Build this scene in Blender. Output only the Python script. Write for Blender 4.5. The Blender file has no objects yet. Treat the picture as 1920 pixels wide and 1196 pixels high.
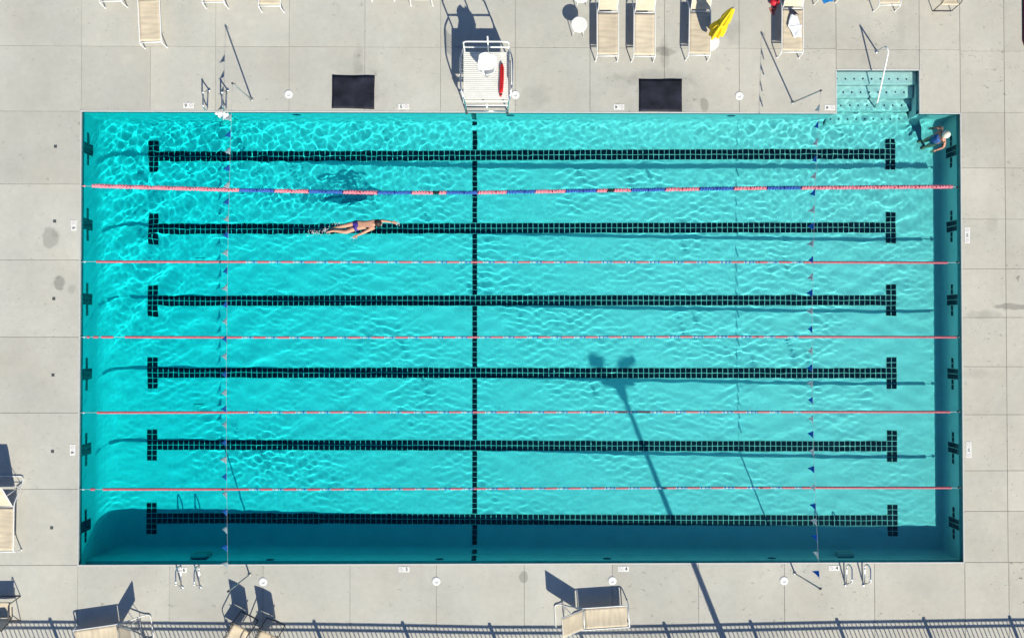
import bpy, bmesh, math, random
import numpy as np
from mathutils import Vector, Matrix
R = math.radians
random.seed(7)
sc = bpy.context.scene

# ------------------------------------------------------------------ camera
FPX, CAM_H = 1456.4, 22.0
CAM_ROT = (0.0124166, -0.0099539, -0.0001301)
CAM_XY = (-0.5401, 0.2431)
cam_data = bpy.data.cameras.new('camera')
cam = bpy.data.objects.new('camera', cam_data)
sc.collection.objects.link(cam)
cam.location = (CAM_XY[0], CAM_XY[1], CAM_H)
cam.rotation_euler = CAM_ROT
cam_data.sensor_width = 36.0
cam_data.lens = 36.0 * FPX / 1920.0
cam_data.clip_end = 1000.0
sc.camera = cam

# ------------------------------------------------------------------ sky and sun
SUN_EL, SUN_SIDE = R(39.0), R(21.5)
SUN_DIR = Vector((-math.sin(SUN_SIDE) * math.cos(SUN_EL), math.cos(SUN_SIDE) * math.cos(SUN_EL), -math.sin(SUN_EL)))
world = bpy.data.worlds.new('World')
sc.world = world
world.use_nodes = True
_wn = world.node_tree
_sky = _wn.nodes.new('ShaderNodeTexSky')
_sky.sky_type = 'NISHITA'
_sky.sun_disc = False
_sky.sun_elevation = SUN_EL
_sky.ozone_density = 10.0
_sky.sun_rotation = R(180.0) - SUN_SIDE      # the sun stands beyond the lower right of the picture
_wn.links.new(_sky.outputs[0], _wn.nodes['Background'].inputs[0])
_wn.nodes['Background'].inputs[1].default_value = 0.078
sun_data = bpy.data.lights.new('sun', 'SUN')
sun_data.energy = 4.6
sun_data.angle = R(0.53)
sun_data.color = (1.0, 0.962, 0.825)
sun_data.cycles.is_caustics_light = True     # lets the sun be focused by the rippled water
sun = bpy.data.objects.new('sun', sun_data)
sun.rotation_euler = SUN_DIR.to_track_quat('-Z', 'Y').to_euler()
sun.location = (10, -20, 20)
sc.collection.objects.link(sun)

sc.view_settings.view_transform = 'Standard'
sc.view_settings.look = 'None'
sc.view_settings.exposure = 0.30
sc.view_settings.gamma = 1.0
sc.view_settings.use_curve_mapping = False
cy = sc.cycles
cy.max_bounces = 6
cy.diffuse_bounces = 2
cy.glossy_bounces = 2
cy.transmission_bounces = 4
cy.transparent_max_bounces = 4
cy.use_adaptive_sampling = True
cy.adaptive_threshold = 0.025
cy.adaptive_min_samples = 12
cy.sample_clamp_indirect = 6.0
cy.use_denoising = True

# ------------------------------------------------------------------ measuring helpers
_CR = Matrix.Rotation(CAM_ROT[2], 3, 'Z') @ Matrix.Rotation(CAM_ROT[1], 3, 'Y') @ Matrix.Rotation(CAM_ROT[0], 3, 'X')
ZW = -0.10                                   # height of the water, the deck being 0
NX = 12.5                                    # half length and half width of the pool
NY = 6.385
def at(px, py, z=0.0):
    """the place at height z that was measured at this point of the photograph"""
    d = _CR @ Vector(((px - 960) / FPX, -(py - 598) / FPX, -1.0))
    t = (z - CAM_H) / d.z
    return Vector((CAM_XY[0] + t * d.x, CAM_XY[1] + t * d.y, z))
def floor_z(x):
    return ZW - float(np.interp(x, [-12.5, -9.4, -3.25, 2.83, 8.9, 12.5], [1.72, 1.70, 1.45, 1.19, 1.05, 1.05]))
def atw(px, py, z=None):
    """the same for a place under the water, with the bend of the view at the surface"""
    d = (_CR @ Vector(((px - 960) / FPX, -(py - 598) / FPX, -1.0))).normalized()
    P = at(px, py, ZW)
    n = 1 / 1.333
    c = -d.z
    k = math.sqrt(1 - n * n * (1 - c * c))
    t = n * d + (n * c - k) * Vector((0, 0, 1))
    zz = z if z is not None else floor_z(P.x)
    for _ in range(4):
        Q = P + t * ((zz - ZW) / t.z)
        if z is None: zz = floor_z(Q.x)
    return Q

# ------------------------------------------------------------------ scene helpers
COL = sc.collection
def tag(o, label=None, cat=None, group=None, kind=None):
    if label: o['label'] = label
    if cat: o['category'] = cat
    if group: o['group'] = group
    if kind: o['kind'] = kind
    return o
def link(o, parent=None):
    COL.objects.link(o)
    if parent is not None: o.parent = parent
    if o.type == 'MESH': o.cycles.is_caustics_receiver = True
    return o
def empty(name, loc=(0, 0, 0), rz=0.0):
    o = bpy.data.objects.new(name, None)
    o.empty_display_size = 0.1
    o.location = loc
    o.rotation_euler = (0, 0, rz)
    return link(o)
def mesh_obj(name, me, parent=None, loc=None, rz=None):
    o = bpy.data.objects.new(name, me)
    if loc is not None: o.location = loc
    if rz is not None: o.rotation_euler = (0, 0, rz)
    return link(o, parent)
def copy_tree(o, parent=None):
    c = o.copy()
    link(c, parent)
    for ch in list(o.children): copy_tree(ch, c)
    return c

class MB:
    """collects shapes into one mesh"""
    def __init__(s): s.v, s.f, s.m, s.sm = [], [], [], []
    def add(s, vs, fs, mi=0, smooth=False):
        b = len(s.v)
        s.v += [tuple(p) for p in vs]
        s.f += [tuple(b + i for i in f) for f in fs]
        s.m += [mi] * len(fs)
        s.sm += [smooth] * len(fs)
    def box(s, c, size, rz=0.0, mi=0, bev=0.0, mat=None):
        x, y, z = size[0] / 2, size[1] / 2, size[2] / 2
        if bev > 0:
            vs = []
            for (zz, e) in ((-z, 0), (z - bev, 0), (z, bev)):
                vs += [(-x + e, -y + e, zz), (x - e, -y + e, zz), (x - e, y - e, zz), (-x + e, y - e, zz)]
            fs = [(3, 2, 1, 0), (8, 9, 10, 11)]
            for l in (0, 4):
                fs += [(l + i, l + (i + 1) % 4, l + 4 + (i + 1) % 4, l + 4 + i) for i in range(4)]
        else:
            vs = [(-x, -y, -z), (x, -y, -z), (x, y, -z), (-x, y, -z), (-x, -y, z), (x, -y, z), (x, y, z), (-x, y, z)]
            fs = [(3, 2, 1, 0), (4, 5, 6, 7), (0, 1, 5, 4), (1, 2, 6, 5), (2, 3, 7, 6), (3, 0, 4, 7)]
        M = mat if mat is not None else Matrix.Rotation(rz, 3, 'Z')
        c = Vector(c)
        s.add([M @ Vector(p) + c for p in vs], fs, mi)
        return s
    def tube(s, pts, r, n=8, mi=0, closed=False, radii=None, cap=True):
        P = [Vector(p) for p in pts]
        N = len(P)
        T = []
        for i in range(N):
            if closed: t = P[(i + 1) % N] - P[i - 1]
            else: t = P[min(i + 1, N - 1)] - P[max(i - 1, 0)]
            T.append(t.normalized())
        u = T[0].orthogonal().normalized()
        vs = []
        for i in range(N):
            u = (u - T[i] * u.dot(T[i])).normalized()
            w = T[i].cross(u)
            rr = radii[i] if radii else r
            for k in range(n):
                a = 2 * math.pi * k / n
                vs.append(P[i] + (u * math.cos(a) + w * math.sin(a)) * rr)
        fs = []
        for i in range(N if closed else N - 1):
            j = (i + 1) % N
            for k in range(n):
                fs.append((i * n + k, i * n + (k + 1) % n, j * n + (k + 1) % n, j * n + k))
        if not closed and cap:
            fs.append(tuple(reversed(range(n))))
            fs.append(tuple((N - 1) * n + k for k in range(n)))
        s.add(vs, fs, mi, True)
        return s
    def lathe(s, prof, n=16, c=(0, 0, 0), axis='Z', mi=0, smooth=True):
        """prof: (radius, height) pairs"""
        vs = []
        for (r, h) in prof:
            for k in range(n):
                a = 2 * math.pi * k / n
                p = (r * math.cos(a), r * math.sin(a), h)
                if axis == 'X': p = (h, p[0], p[1])
                if axis == 'Y': p = (p[0], h, p[1])
                vs.append((p[0] + c[0], p[1] + c[1], p[2] + c[2]))
        fs = []
        for i in range(len(prof) - 1):
            for k in range(n):
                fs.append((i * n + k, i * n + (k + 1) % n, (i + 1) * n + (k + 1) % n, (i + 1) * n + k))
        fs.append(tuple(reversed(range(n))))
        fs.append(tuple((len(prof) - 1) * n + k for k in range(n)))
        s.add(vs, fs, mi, smooth)
        return s
    def sheet(s, nu, nv, fn, th=0.0, mi=0):
        """a curved sheet fn(u, v) -> point, doubled to a thickness th"""
        g = [[Vector(fn(i / (nu - 1), j / (nv - 1))) for j in range(nv)] for i in range(nu)]
        nrm = []
        for i in range(nu):
            row = []
            for j in range(nv):
                a = g[min(i + 1, nu - 1)][j] - g[max(i - 1, 0)][j]
                b = g[i][min(j + 1, nv - 1)] - g[i][max(j - 1, 0)]
                row.append(a.cross(b).normalized())
            nrm.append(row)
        top = [g[i][j] for i in range(nu) for j in range(nv)]
        q = [(i * nv + j, (i + 1) * nv + j, (i + 1) * nv + j + 1, i * nv + j + 1) for i in range(nu - 1) for j in range(nv - 1)]
        vs, fs = list(top), list(q)
        if th > 0:
            o = len(top)
            vs += [g[i][j] - nrm[i][j] * th for i in range(nu) for j in range(nv)]
            fs += [tuple(o + k for k in reversed(f)) for f in q]
            rim = [i * nv for i in range(nu)] + [(nu - 1) * nv + j for j in range(1, nv)] + [i * nv + nv - 1 for i in range(nu - 2, -1, -1)] + [j for j in range(nv - 2, 0, -1)]
            for a, b in zip(rim, rim[1:] + rim[:1]): fs.append((b, a, o + a, o + b))
        s.add(vs, fs, mi, True)
        return s
    def mesh(s, name, mats):
        me = bpy.data.meshes.new(name)
        me.from_pydata(s.v, [], s.f)
        for m in (mats if isinstance(mats, (list, tuple)) else [mats]): me.materials.append(m)
        me.polygons.foreach_set('material_index', s.m)
        me.polygons.foreach_set('use_smooth', s.sm)
        me.update()
        return me
    def build(s, name, mats, parent=None, loc=None, rz=None):
        return mesh_obj(name, s.mesh(name, mats), parent, loc, rz)

def fillet(pts, r, n=5, closed=False):
    """round the corners of a polyline"""
    P = [Vector(p) for p in pts]
    out = []
    N = len(P)
    for i in range(N):
        if not closed and i in (0, N - 1):
            out.append(P[i]); continue
        a, b, c = P[i - 1], P[i], P[(i + 1) % N]
        d1, d2 = (a - b), (c - b)
        l = min(r, d1.length * 0.49, d2.length * 0.49)
        p1, p2 = b + d1.normalized() * l, b + d2.normalized() * l
        for k in range(n + 1):
            t = k / n
            out.append(p1 * (1 - t) ** 2 + b * 2 * t * (1 - t) + p2 * t * t)
    return out

# ------------------------------------------------------------------ materials
def mat(name, col, rough=0.6, var=0.08, scale=6.0, metal=0.0, bump=0.0, bscale=40.0, spec=None, detail=4.0, trans=0.0):
    m = bpy.data.materials.new(name)
    m.use_nodes = True
    nt = m.node_tree
    b = nt.nodes['Principled BSDF']
    b.inputs['Roughness'].default_value = rough
    b.inputs['Metallic'].default_value = metal
    if spec is not None: b.inputs['Specular IOR Level'].default_value = spec
    if trans > 0:
        try: b.inputs['Subsurface Weight'].default_value = trans
        except Exception: pass
    geo = nt.nodes.new('ShaderNodeNewGeometry')
    no = nt.nodes.new('ShaderNodeTexNoise')
    no.inputs['Scale'].default_value = scale
    no.inputs['Detail'].default_value = detail
    nt.links.new(geo.outputs['Position'], no.inputs['Vector'])
    rp = nt.nodes.new('ShaderNodeValToRGB')
    rp.color_ramp.elements[0].position = 0.3
    rp.color_ramp.elements[1].position = 0.7
    rp.color_ramp.elements[0].color = (*[max(0, c * (1 - var)) for c in col], 1)
    rp.color_ramp.elements[1].color = (*[min(1, c * (1 + var)) for c in col], 1)
    nt.links.new(no.outputs['Fac'], rp.inputs['Fac'])
    nt.links.new(rp.outputs['Color'], b.inputs['Base Color'])
    if bump > 0:
        n2 = nt.nodes.new('ShaderNodeTexNoise')
        n2.inputs['Scale'].default_value = bscale
        nt.links.new(geo.outputs['Position'], n2.inputs['Vector'])
        bp = nt.nodes.new('ShaderNodeBump')
        bp.inputs['Strength'].default_value = bump
        bp.inputs['Distance'].default_value = 0.01
        nt.links.new(n2.outputs['Fac'], bp.inputs['Height'])
        nt.links.new(bp.outputs['Normal'], b.inputs['Normal'])
    return m

def concrete_material():
    m = bpy.data.materials.new('concrete')
    m.use_nodes = True
    nt = m.node_tree
    L = nt.links.new
    b = nt.nodes['Principled BSDF']
    b.inputs['Roughness'].default_value = 0.85
    b.inputs['Specular IOR Level'].default_value = 0.25
    geo = nt.nodes.new('ShaderNodeNewGeometry')
    pos = geo.outputs['Position']
    def noise(scale, detail=5.0, rough=0.55, vec=None):
        n = nt.nodes.new('ShaderNodeTexNoise')
        n.inputs['Scale'].default_value = scale
        n.inputs['Detail'].default_value = detail
        n.inputs['Roughness'].default_value = rough
        L(vec if vec is not None else pos, n.inputs['Vector'])
        return n.outputs['Fac']
    def ramp(fac, a, b_, c0, c1):
        r = nt.nodes.new('ShaderNodeMapRange')
        r.inputs['From Min'].default_value = a
        r.inputs['From Max'].default_value = b_
        r.inputs['To Min'].default_value = c0
        r.inputs['To Max'].default_value = c1
        L(fac, r.inputs['Value'])
        return r.outputs[0]
    def mth(op, a, b_):
        n = nt.nodes.new('ShaderNodeMath')
        n.operation = op
        for i, q in enumerate((a, b_)):
            if isinstance(q, (int, float)): n.inputs[i].default_value = q
            else: L(q, n.inputs[i])
        return n.outputs[0]
    oi = nt.nodes.new('ShaderNodeObjectInfo')
    sx = nt.nodes.new('ShaderNodeSeparateXYZ')
    L(pos, sx.inputs[0])
    # overall tone: broad mottling, fine grain, and each slab poured a little different
    val = mth('MULTIPLY', ramp(noise(0.55, 6), 0.3, 0.7, 0.90, 1.07), ramp(noise(5.0, 6, 0.6), 0.25, 0.75, 0.945, 1.05))
    val = mth('MULTIPLY', val, ramp(noise(120.0, 2), 0.2, 0.8, 0.94, 1.06))
    val = mth('MULTIPLY', val, ramp(oi.outputs['Random'], 0, 1, 0.935, 1.045))
    # trails of small drips and footprints, more of them towards the right-hand end
    mp = nt.nodes.new('ShaderNodeMapping')
    mp.inputs['Scale'].default_value = (1.0, 1.35, 1.0)
    L(pos, mp.inputs['Vector'])
    spots = ramp(noise(4.2, 2.5, 0.7, mp.outputs[0]), 0.635, 0.71, 0.0, 1.0)
    where = ramp(noise(0.35, 2), 0.42, 0.58, 0.0, 1.0)
    right = ramp(sx.outputs['X'], 0.0, 10.0, 0.55, 1.0)
    spots = mth('MULTIPLY', mth('MULTIPLY', spots, where), right)
    # dark grime that was tramped round the mats and a few damp patches
    mp2 = nt.nodes.new('ShaderNodeMapping')
    mp2.inputs['Location'].default_value = (3.1, 7.7, 0)
    mp2.inputs['Rotation'].default_value = (0, 0, 0.6)
    mp2.inputs['Scale'].default_value = (1.0, 1.6, 1.0)
    L(pos, mp2.inputs['Vector'])
    steps_ = mth('MULTIPLY', ramp(noise(8.5, 1.5, 0.6, mp2.outputs[0]), 0.665, 0.72, 0.0, 1.0), ramp(noise(0.5, 2, 0.5, mp2.outputs[0]), 0.44, 0.56, 0.0, 1.0))
    fac = mth('ADD', mth('MULTIPLY', spots, 0.48), mth('MULTIPLY', mth('MULTIPLY', steps_, right), 0.40))
    warp = noise(3.0, 5)
    for (px, py, rx, ry, amt) in ((95, 447, 16, 20, .20), (111, 531, 11, 15, .26), (136, 541, 9, 9, .12), (104, 438, 9, 12, .06),
                                  (664, 150, 55, 42, .07), (672, 120, 10, 40, .13), (1244, 97, 26, 9, .20), (1246, 100, 9, 34, .16),
                                  (1238, 146, 80, 16, .13), (1165, 152, 40, 14, .08), (1248, 190, 90, 36, .08), (1320, 196, 8, 14, .20), (1000, 180, 32, 30, .12), (1372, 60, 22, 26, .12),
                                  (1845, 590, 34, 9, .16), (1895, 575, 30, 7, .26), (1830, 700, 26, 10, .10),
                                  (1860, 420, 12, 20, .08), (982, 1080, 8, 12, .22), (1640, 90, 60, 30, .07), (1690, 40, 8, 60, .06), (700, 175, 26, 40, .07)):
        c = at(px, py)
        rx, ry = rx / 66.2, ry / 66.2
        dx = mth('DIVIDE', mth('SUBTRACT', sx.outputs['X'], c.x), rx)
        dy = mth('DIVIDE', mth('SUBTRACT', sx.outputs['Y'], c.y), ry)
        d2 = mth('ADD', mth('MULTIPLY', dx, dx), mth('MULTIPLY', dy, dy))
        d2 = mth('ADD', d2, ramp(warp, 0.2, 0.8, -0.9, 0.9))
        soft = 0.35 if amt in (.20, .26, .22) else 1.0
        fac = mth('ADD', fac, ramp(d2, 1.0 + soft * 0.3, 1.0 - soft, 0.0, amt * 1.35))
    # pale mineral runs
    pale = mth('MULTIPLY', ramp(noise(1.3, 3, 0.6), 0.62, 0.74, 0.0, 1.0), 0.055)
    val = mth('MULTIPLY', val, mth('SUBTRACT', 1.0, fac))
    val = mth('ADD', val, pale)
    # thin wandering cracks at the right-hand end
    vo = nt.nodes.new('ShaderNodeTexVoronoi')
    vo.feature = 'DISTANCE_TO_EDGE'
    vo.inputs['Scale'].default_value = 0.28
    wv = nt.nodes.new('ShaderNodeVectorMath')
    wv.operation = 'ADD'
    nz = nt.nodes.new('ShaderNodeTexNoise')
    nz.inputs['Scale'].default_value = 1.6
    nz.inputs['Detail'].default_value = 6
    L(pos, nz.inputs['Vector'])
    L(pos, wv.inputs[0]); L(nz.outputs['Color'], wv.inputs[1])
    L(wv.outputs[0], vo.inputs['Vector'])
    crack = mth('MULTIPLY', ramp(vo.outputs['Distance'], 0.0, 0.004, 0.10, 0.0), ramp(sx.outputs['X'], 12.0, 12.6, 0.0, 1.0))
    val = mth('MULTIPLY', val, mth('SUBTRACT', 1.0, crack))
    cc = nt.nodes.new('ShaderNodeMix')
    cc.data_type = 'RGBA'
    cc.inputs[6].default_value = (0.515, 0.500, 0.445, 1)
    cc.inputs[7].default_value = (0.550, 0.508, 0.425, 1)
    warm = mth('ADD', mth('MULTIPLY', ramp(noise(0.8, 4), 0.35, 0.7, 0, 1), 0.5), ramp(sx.outputs['X'], 4.0, 13.0, 0.0, 0.5))
    L(warm, cc.inputs[0])
    vm = nt.nodes.new('ShaderNodeVectorMath')
    vm.operation = 'SCALE'
    L(cc.outputs[2], vm.inputs[0])
    L(val, vm.inputs['Scale'])
    L(vm.outputs[0], b.inputs['Base Color'])
    bp = nt.nodes.new('ShaderNodeBump')
    bp.inputs['Strength'].default_value = 0.25
    bp.inputs['Distance'].default_value = 0.004
    L(noise(60.0, 3), bp.inputs['Height'])
    L(bp.outputs['Normal'], b.inputs['Normal'])
    return m

def sling_material():
    m = mat('sling_fabric', (0.66, 0.555, 0.405), 0.8, 0.06, 3.0)
    nt = m.node_tree
    b = nt.nodes['Principled BSDF']
    # worn, darker bands across the woven seat
    geo = nt.nodes.new('ShaderNodeTexCoord')
    mp = nt.nodes.new('ShaderNodeMapping')
    mp.inputs['Scale'].default_value = (9.0, 1.5, 2.0)
    nt.links.new(geo.outputs['Object'], mp.inputs['Vector'])
    no = nt.nodes.new('ShaderNodeTexNoise')
    no.inputs['Scale'].default_value = 1.3
    no.inputs['Detail'].default_value = 5
    nt.links.new(mp.outputs[0], no.inputs['Vector'])
    r = nt.nodes.new('ShaderNodeMapRange')
    r.inputs['From Min'].default_value = 0.35
    r.inputs['From Max'].default_value = 0.7
    r.inputs['To Min'].default_value = 1.05
    r.inputs['To Max'].default_value = 0.84
    nt.links.new(no.outputs['Fac'], r.inputs['Value'])
    vm = nt.nodes.new('ShaderNodeVectorMath')
    vm.operation = 'SCALE'
    src = b.inputs['Base Color'].links[0].from_socket
    nt.links.new(src, vm.inputs[0])
    oi = nt.nodes.new('ShaderNodeObjectInfo')
    r2 = nt.nodes.new('ShaderNodeMapRange')
    r2.inputs['To Min'].default_value = 0.88
    r2.inputs['To Max'].default_value = 1.10
    nt.links.new(oi.outputs['Random'], r2.inputs['Value'])
    mm = nt.nodes.new('ShaderNodeMath')
    mm.operation = 'MULTIPLY'
    nt.links.new(r.outputs[0], mm.inputs[0]); nt.links.new(r2.outputs[0], mm.inputs[1])
    nt.links.new(mm.outputs[0], vm.inputs['Scale'])
    nt.links.new(vm.outputs[0], b.inputs['Base Color'])
    return m

def water_material():
    m = bpy.data.materials.new('pool_water')
    m.use_nodes = True
    nt = m.node_tree
    nt.nodes.clear()
    L = nt.links.new
    out = nt.nodes.new('ShaderNodeOutputMaterial')
    g = nt.nodes.new('ShaderNodeBsdfGlass')
    g.inputs['IOR'].default_value = 1.333
    g.inputs['Roughness'].default_value = 0.0
    # the water's own blue-green grows with the depth of water there is underneath
    at_ = nt.nodes.new('ShaderNodeAttribute')
    at_.attribute_name = 'water_depth'
    cr = nt.nodes.new('ShaderNodeValToRGB')
    e = cr.color_ramp.elements
    e[0].position = 0.0; e[0].color = (0.86, 0.985, 0.98, 1)
    e[1].position = 1.0; e[1].color = WATER_DEEP
    x = e.new(0.6); x.color = WATER_SHALLOW
    mr = nt.nodes.new('ShaderNodeMapRange')
    mr.inputs['From Min'].default_value = 0.0
    mr.inputs['From Max'].default_value = 1.72
    L(at_.outputs['Fac'], mr.inputs['Value'])
    L(mr.outputs[0], cr.inputs['Fac'])
    L(cr.outputs['Color'], g.inputs['Color'])
    L(g.outputs[0], out.inputs[0])
    return m
WATER_SHALLOW = (0.47, 0.940, 0.925, 1)
WATER_DEEP = (0.085, 0.925, 0.935, 1)

M = {}
M['concrete'] = concrete_material()
M['joint'] = mat('joint_filler', (0.29, 0.28, 0.255), 0.95, 0.25, 20)
M['ground'] = mat('outer_ground', (0.36, 0.35, 0.33), 0.95, 0.12, 1.0)
M['coping'] = mat('coping', (0.56, 0.555, 0.53), 0.7, 0.06, 9)
M['plaster'] = mat('pool_plaster', (0.74, 0.875, 0.905), 0.75, 0.05, 1.7, detail=6)
M['step_plaster'] = mat('step_plaster', (0.88, 0.93, 0.92), 0.75, 0.05, 5)
M['grout'] = mat('tile_grout', (0.84, 0.83, 0.76), 0.9, 0.1, 12)
M['tile'] = mat('navy_tile', (0.006, 0.010, 0.026), 0.25, 0.35, 2.3, spec=0.4)
M['band'] = mat('waterline_tile', (0.05, 0.13, 0.16), 0.4, 0.3, 14)
M['water'] = water_material()
M['white_metal'] = mat('white_tube', (0.83, 0.82, 0.79), 0.35, 0.03, 5)
M['white_plastic'] = mat('white_plastic', (0.84, 0.83, 0.79), 0.45, 0.04, 8)
M['slat'] = mat('white_slat', (0.80, 0.78, 0.73), 0.5, 0.06, 3)
M['sling'] = sling_material()
M['bronze'] = mat('dark_bronze_tube', (0.055, 0.05, 0.05), 0.4, 0.2, 8)
M['steel'] = mat('stainless_tube', (0.72, 0.73, 0.74), 0.22, 0.08, 12, metal=1.0)
M['galv'] = mat('grey_pole', (0.40, 0.41, 0.40), 0.45, 0.12, 10, metal=0.4)
M['fence'] = mat('black_fence', (0.03, 0.03, 0.035), 0.5, 0.2, 8)
M['rubber'] = mat('black_rubber', (0.017, 0.018, 0.028), 0.62, 0.8, 2.0, bump=0.3, bscale=90, spec=0.25)
M['pink'] = mat('pink_float', (0.80, 0.25, 0.31), 0.5, 0.10, 20)
M['red'] = mat('red_float', (0.64, 0.16, 0.20), 0.5, 0.12, 20)
M['blue'] = mat('blue_float', (0.045, 0.12, 0.46), 0.45, 0.12, 20)
M['skyblue'] = mat('pale_blue_float', (0.22, 0.40, 0.52), 0.5, 0.1, 20)
M['whitef'] = mat('white_float', (0.46, 0.55, 0.60), 0.5, 0.05, 20)
M['blackf'] = mat('black_float', (0.012, 0.02, 0.022), 0.5, 0.2, 20)
M['foam'] = mat('foam_white', (0.82, 0.86, 0.86), 0.8, 0.04, 20)
M['cable'] = mat('steel_cable', (0.55, 0.56, 0.56), 0.4, 0.1, 30)
M['cord'] = mat('grey_cord', (0.36, 0.40, 0.42), 0.8, 0.1, 30)
M['flag_blue'] = mat('blue_pennant', (0.03, 0.28, 0.72), 0.7, 0.12, 15)
M['flag_white'] = mat('white_pennant', (0.74, 0.78, 0.80), 0.7, 0.08, 15)
for k in ('flag_blue', 'flag_white'):
    nt = M[k].node_tree
    pb = nt.nodes['Principled BSDF']
    tr = nt.nodes.new('ShaderNodeBsdfTranslucent')
    nt.links.new(pb.inputs['Base Color'].links[0].from_socket, tr.inputs['Color'])
    mx = nt.nodes.new('ShaderNodeMixShader')
    mx.inputs[0].default_value = 0.6
    nt.links.new(pb.outputs[0], mx.inputs[1]); nt.links.new(tr.outputs[0], mx.inputs[2])
    nt.links.new(mx.outputs[0], nt.nodes['Material Output'].inputs[0])
M['yellow'] = mat('yellow_canvas', (0.86, 0.60, 0.01), 0.75, 0.10, 6)
M['redv'] = mat('red_vinyl', (0.62, 0.006, 0.012), 0.45, 0.10, 12)
M['strap'] = mat('dark_strap', (0.05, 0.01, 0.012), 0.7, 0.2, 20)
M['towel'] = mat('white_towel', (0.86, 0.86, 0.87), 0.95, 0.03, 14, bump=0.4, bscale=60)
M['navy'] = mat('navy_cloth', (0.02, 0.022, 0.045), 0.85, 0.3, 20)
M['bluet'] = mat('blue_towel', (0.01, 0.19, 0.50), 0.9, 0.15, 14)
M['redbag'] = mat('red_bag', (0.60, 0.012, 0.03), 0.6, 0.15, 14)
M['sandal'] = mat('coral_sandal', (0.55, 0.16, 0.12), 0.7, 0.15, 20)
M['maroon'] = mat('maroon_cushion', (0.10, 0.012, 0.022), 0.8, 0.2, 6)
M['skin'] = mat('skin', (0.58, 0.31, 0.20), 0.55, 0.10, 7)
M['skin2'] = mat('tanned_skin', (0.55, 0.26, 0.17), 0.55, 0.12, 7)
M['hair'] = mat('brown_hair', (0.035, 0.016, 0.010), 0.6, 0.4, 30)
M['trunks'] = mat('blue_purple_trunks', (0.05, 0.025, 0.22), 0.7, 0.55, 9)
M['suit'] = mat('blue_swimsuit', (0.03, 0.10, 0.32), 0.7, 0.75, 16)
M['cap'] = mat('cream_cap', (0.80, 0.74, 0.58), 0.6, 0.06, 10)
M['ink'] = mat('black_ink', (0.03, 0.03, 0.03), 0.7, 0.1, 10)
M['ink_pale'] = mat('faded_red_ink', (0.50, 0.40, 0.39), 0.7, 0.1, 10)
M['ceramic'] = mat('white_ceramic', (0.82, 0.81, 0.77), 0.3, 0.04, 20)
M['socket'] = mat('grey_socket_cover', (0.10, 0.11, 0.11), 0.6, 0.2, 30)
M['niche'] = mat('dark_blue_fitting', (0.008, 0.02, 0.09), 0.4, 0.3, 10)
M['grate'] = mat('pale_grate', (0.55, 0.80, 0.78), 0.6, 0.08, 10)

# ------------------------------------------------------------------ ground and deck slabs
mb = MB()
BIG = 180.0
def frame(mb, x0, x1, y0, y1, X0, X1, Y0, Y1, z):
    for (a, b, c, d) in ((X0, x0, Y0, Y1), (x1, X1, Y0, Y1), (x0, x1, Y0, y0), (x0, x1, y1, Y1)):
        mb.add([(a, c, z), (b, c, z), (b, d, z), (a, d, z)], [(0, 1, 2, 3)])
frame(mb, -13.4, 13.4, -8.0, 8.6, -BIG, BIG, -BIG, BIG, -0.085)
tag(mb.build('ground', M['ground']), kind='structure')
mb = MB()      # the bed that shows in the joints between the slabs
for (a, b, c, d) in ((-18, -12.515, -12, 13), (12.515, 18, -12, 13), (-12.515, 12.515, -12, -6.40), (-12.515, 8.925, 6.40, 13), (11.345, 12.515, 6.40, 13), (8.925, 11.345, 7.645, 13)):
    mb.add([(a, c, -.014), (b, c, -.014), (b, d, -.014), (a, d, -.014)], [(0, 1, 2, 3)])
deck = tag(mb.build('deck', M['joint']), kind='structure')
def slab(x0, x1, y0, y1):
    g = 0.0045
    a, b, c, d = x0 + g, x1 - g, y0 + g, y1 - g
    m = MB().box((0, 0, -0.035), (b - a, d - c, 0.07), bev=0.004)
    m.build('slab', M['concrete'], deck, ((a + b) / 2, (c + d) / 2, random.uniform(-.0012, .0012)))
LEFT_Y = [-6.385, -4.259, -2.122, .006, 2.177, 4.322, 6.385, 8.236, 10.4, 12.6]
for c, d in zip(LEFT_Y, LEFT_Y[1:]): slab(-15.4, -12.5, c, d); slab(-17.6, -15.4, c, d)
RIGHT_Y = [-6.385, -4.94, -3.79, -2.20, -.836, .562, 1.946, 3.364, 4.829, 6.42, 8.18, 10.4, 12.6]
for c, d in zip(RIGHT_Y, RIGHT_Y[1:]): slab(12.5, 13.77, c, d); slab(13.77, 15.6, c, d); slab(15.6, 17.6, c, d)
LOW_X = [-17.6, -15.4, -12.51, -9.951, -7.324, -4.885, -2.456, .024, 2.509, 4.955, 7.39, 9.953, 12.53, 13.785, 17.6]
for a, b in zip(LOW_X, LOW_X[1:]): slab(a, b, -11.8, -6.385)
TOP_X = [-12.5, -10.558, -8.723, -6.643, -4.499, -2.351, -.229, 1.897, 4.027, 6.161, 8.94]
for a, b in zip(TOP_X, TOP_X[1:]): slab(a, b, 6.385, 8.236)
slab(8.94, 11.33, 7.63, 8.21); slab(11.33, 12.5, 6.385, 8.21)
TOP_X2 = [-12.5, -8.723, -6.643, -4.499, -2.351, -.229, 1.897, 4.027, 6.161, 8.94, 11.33, 12.5]
for a, b in zip(TOP_X2, TOP_X2[1:]):
    y0 = 8.21 if a > 8 else 8.236
    slab(a, b, y0, 10.4); slab(a, b, 10.4, 12.6)

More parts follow.
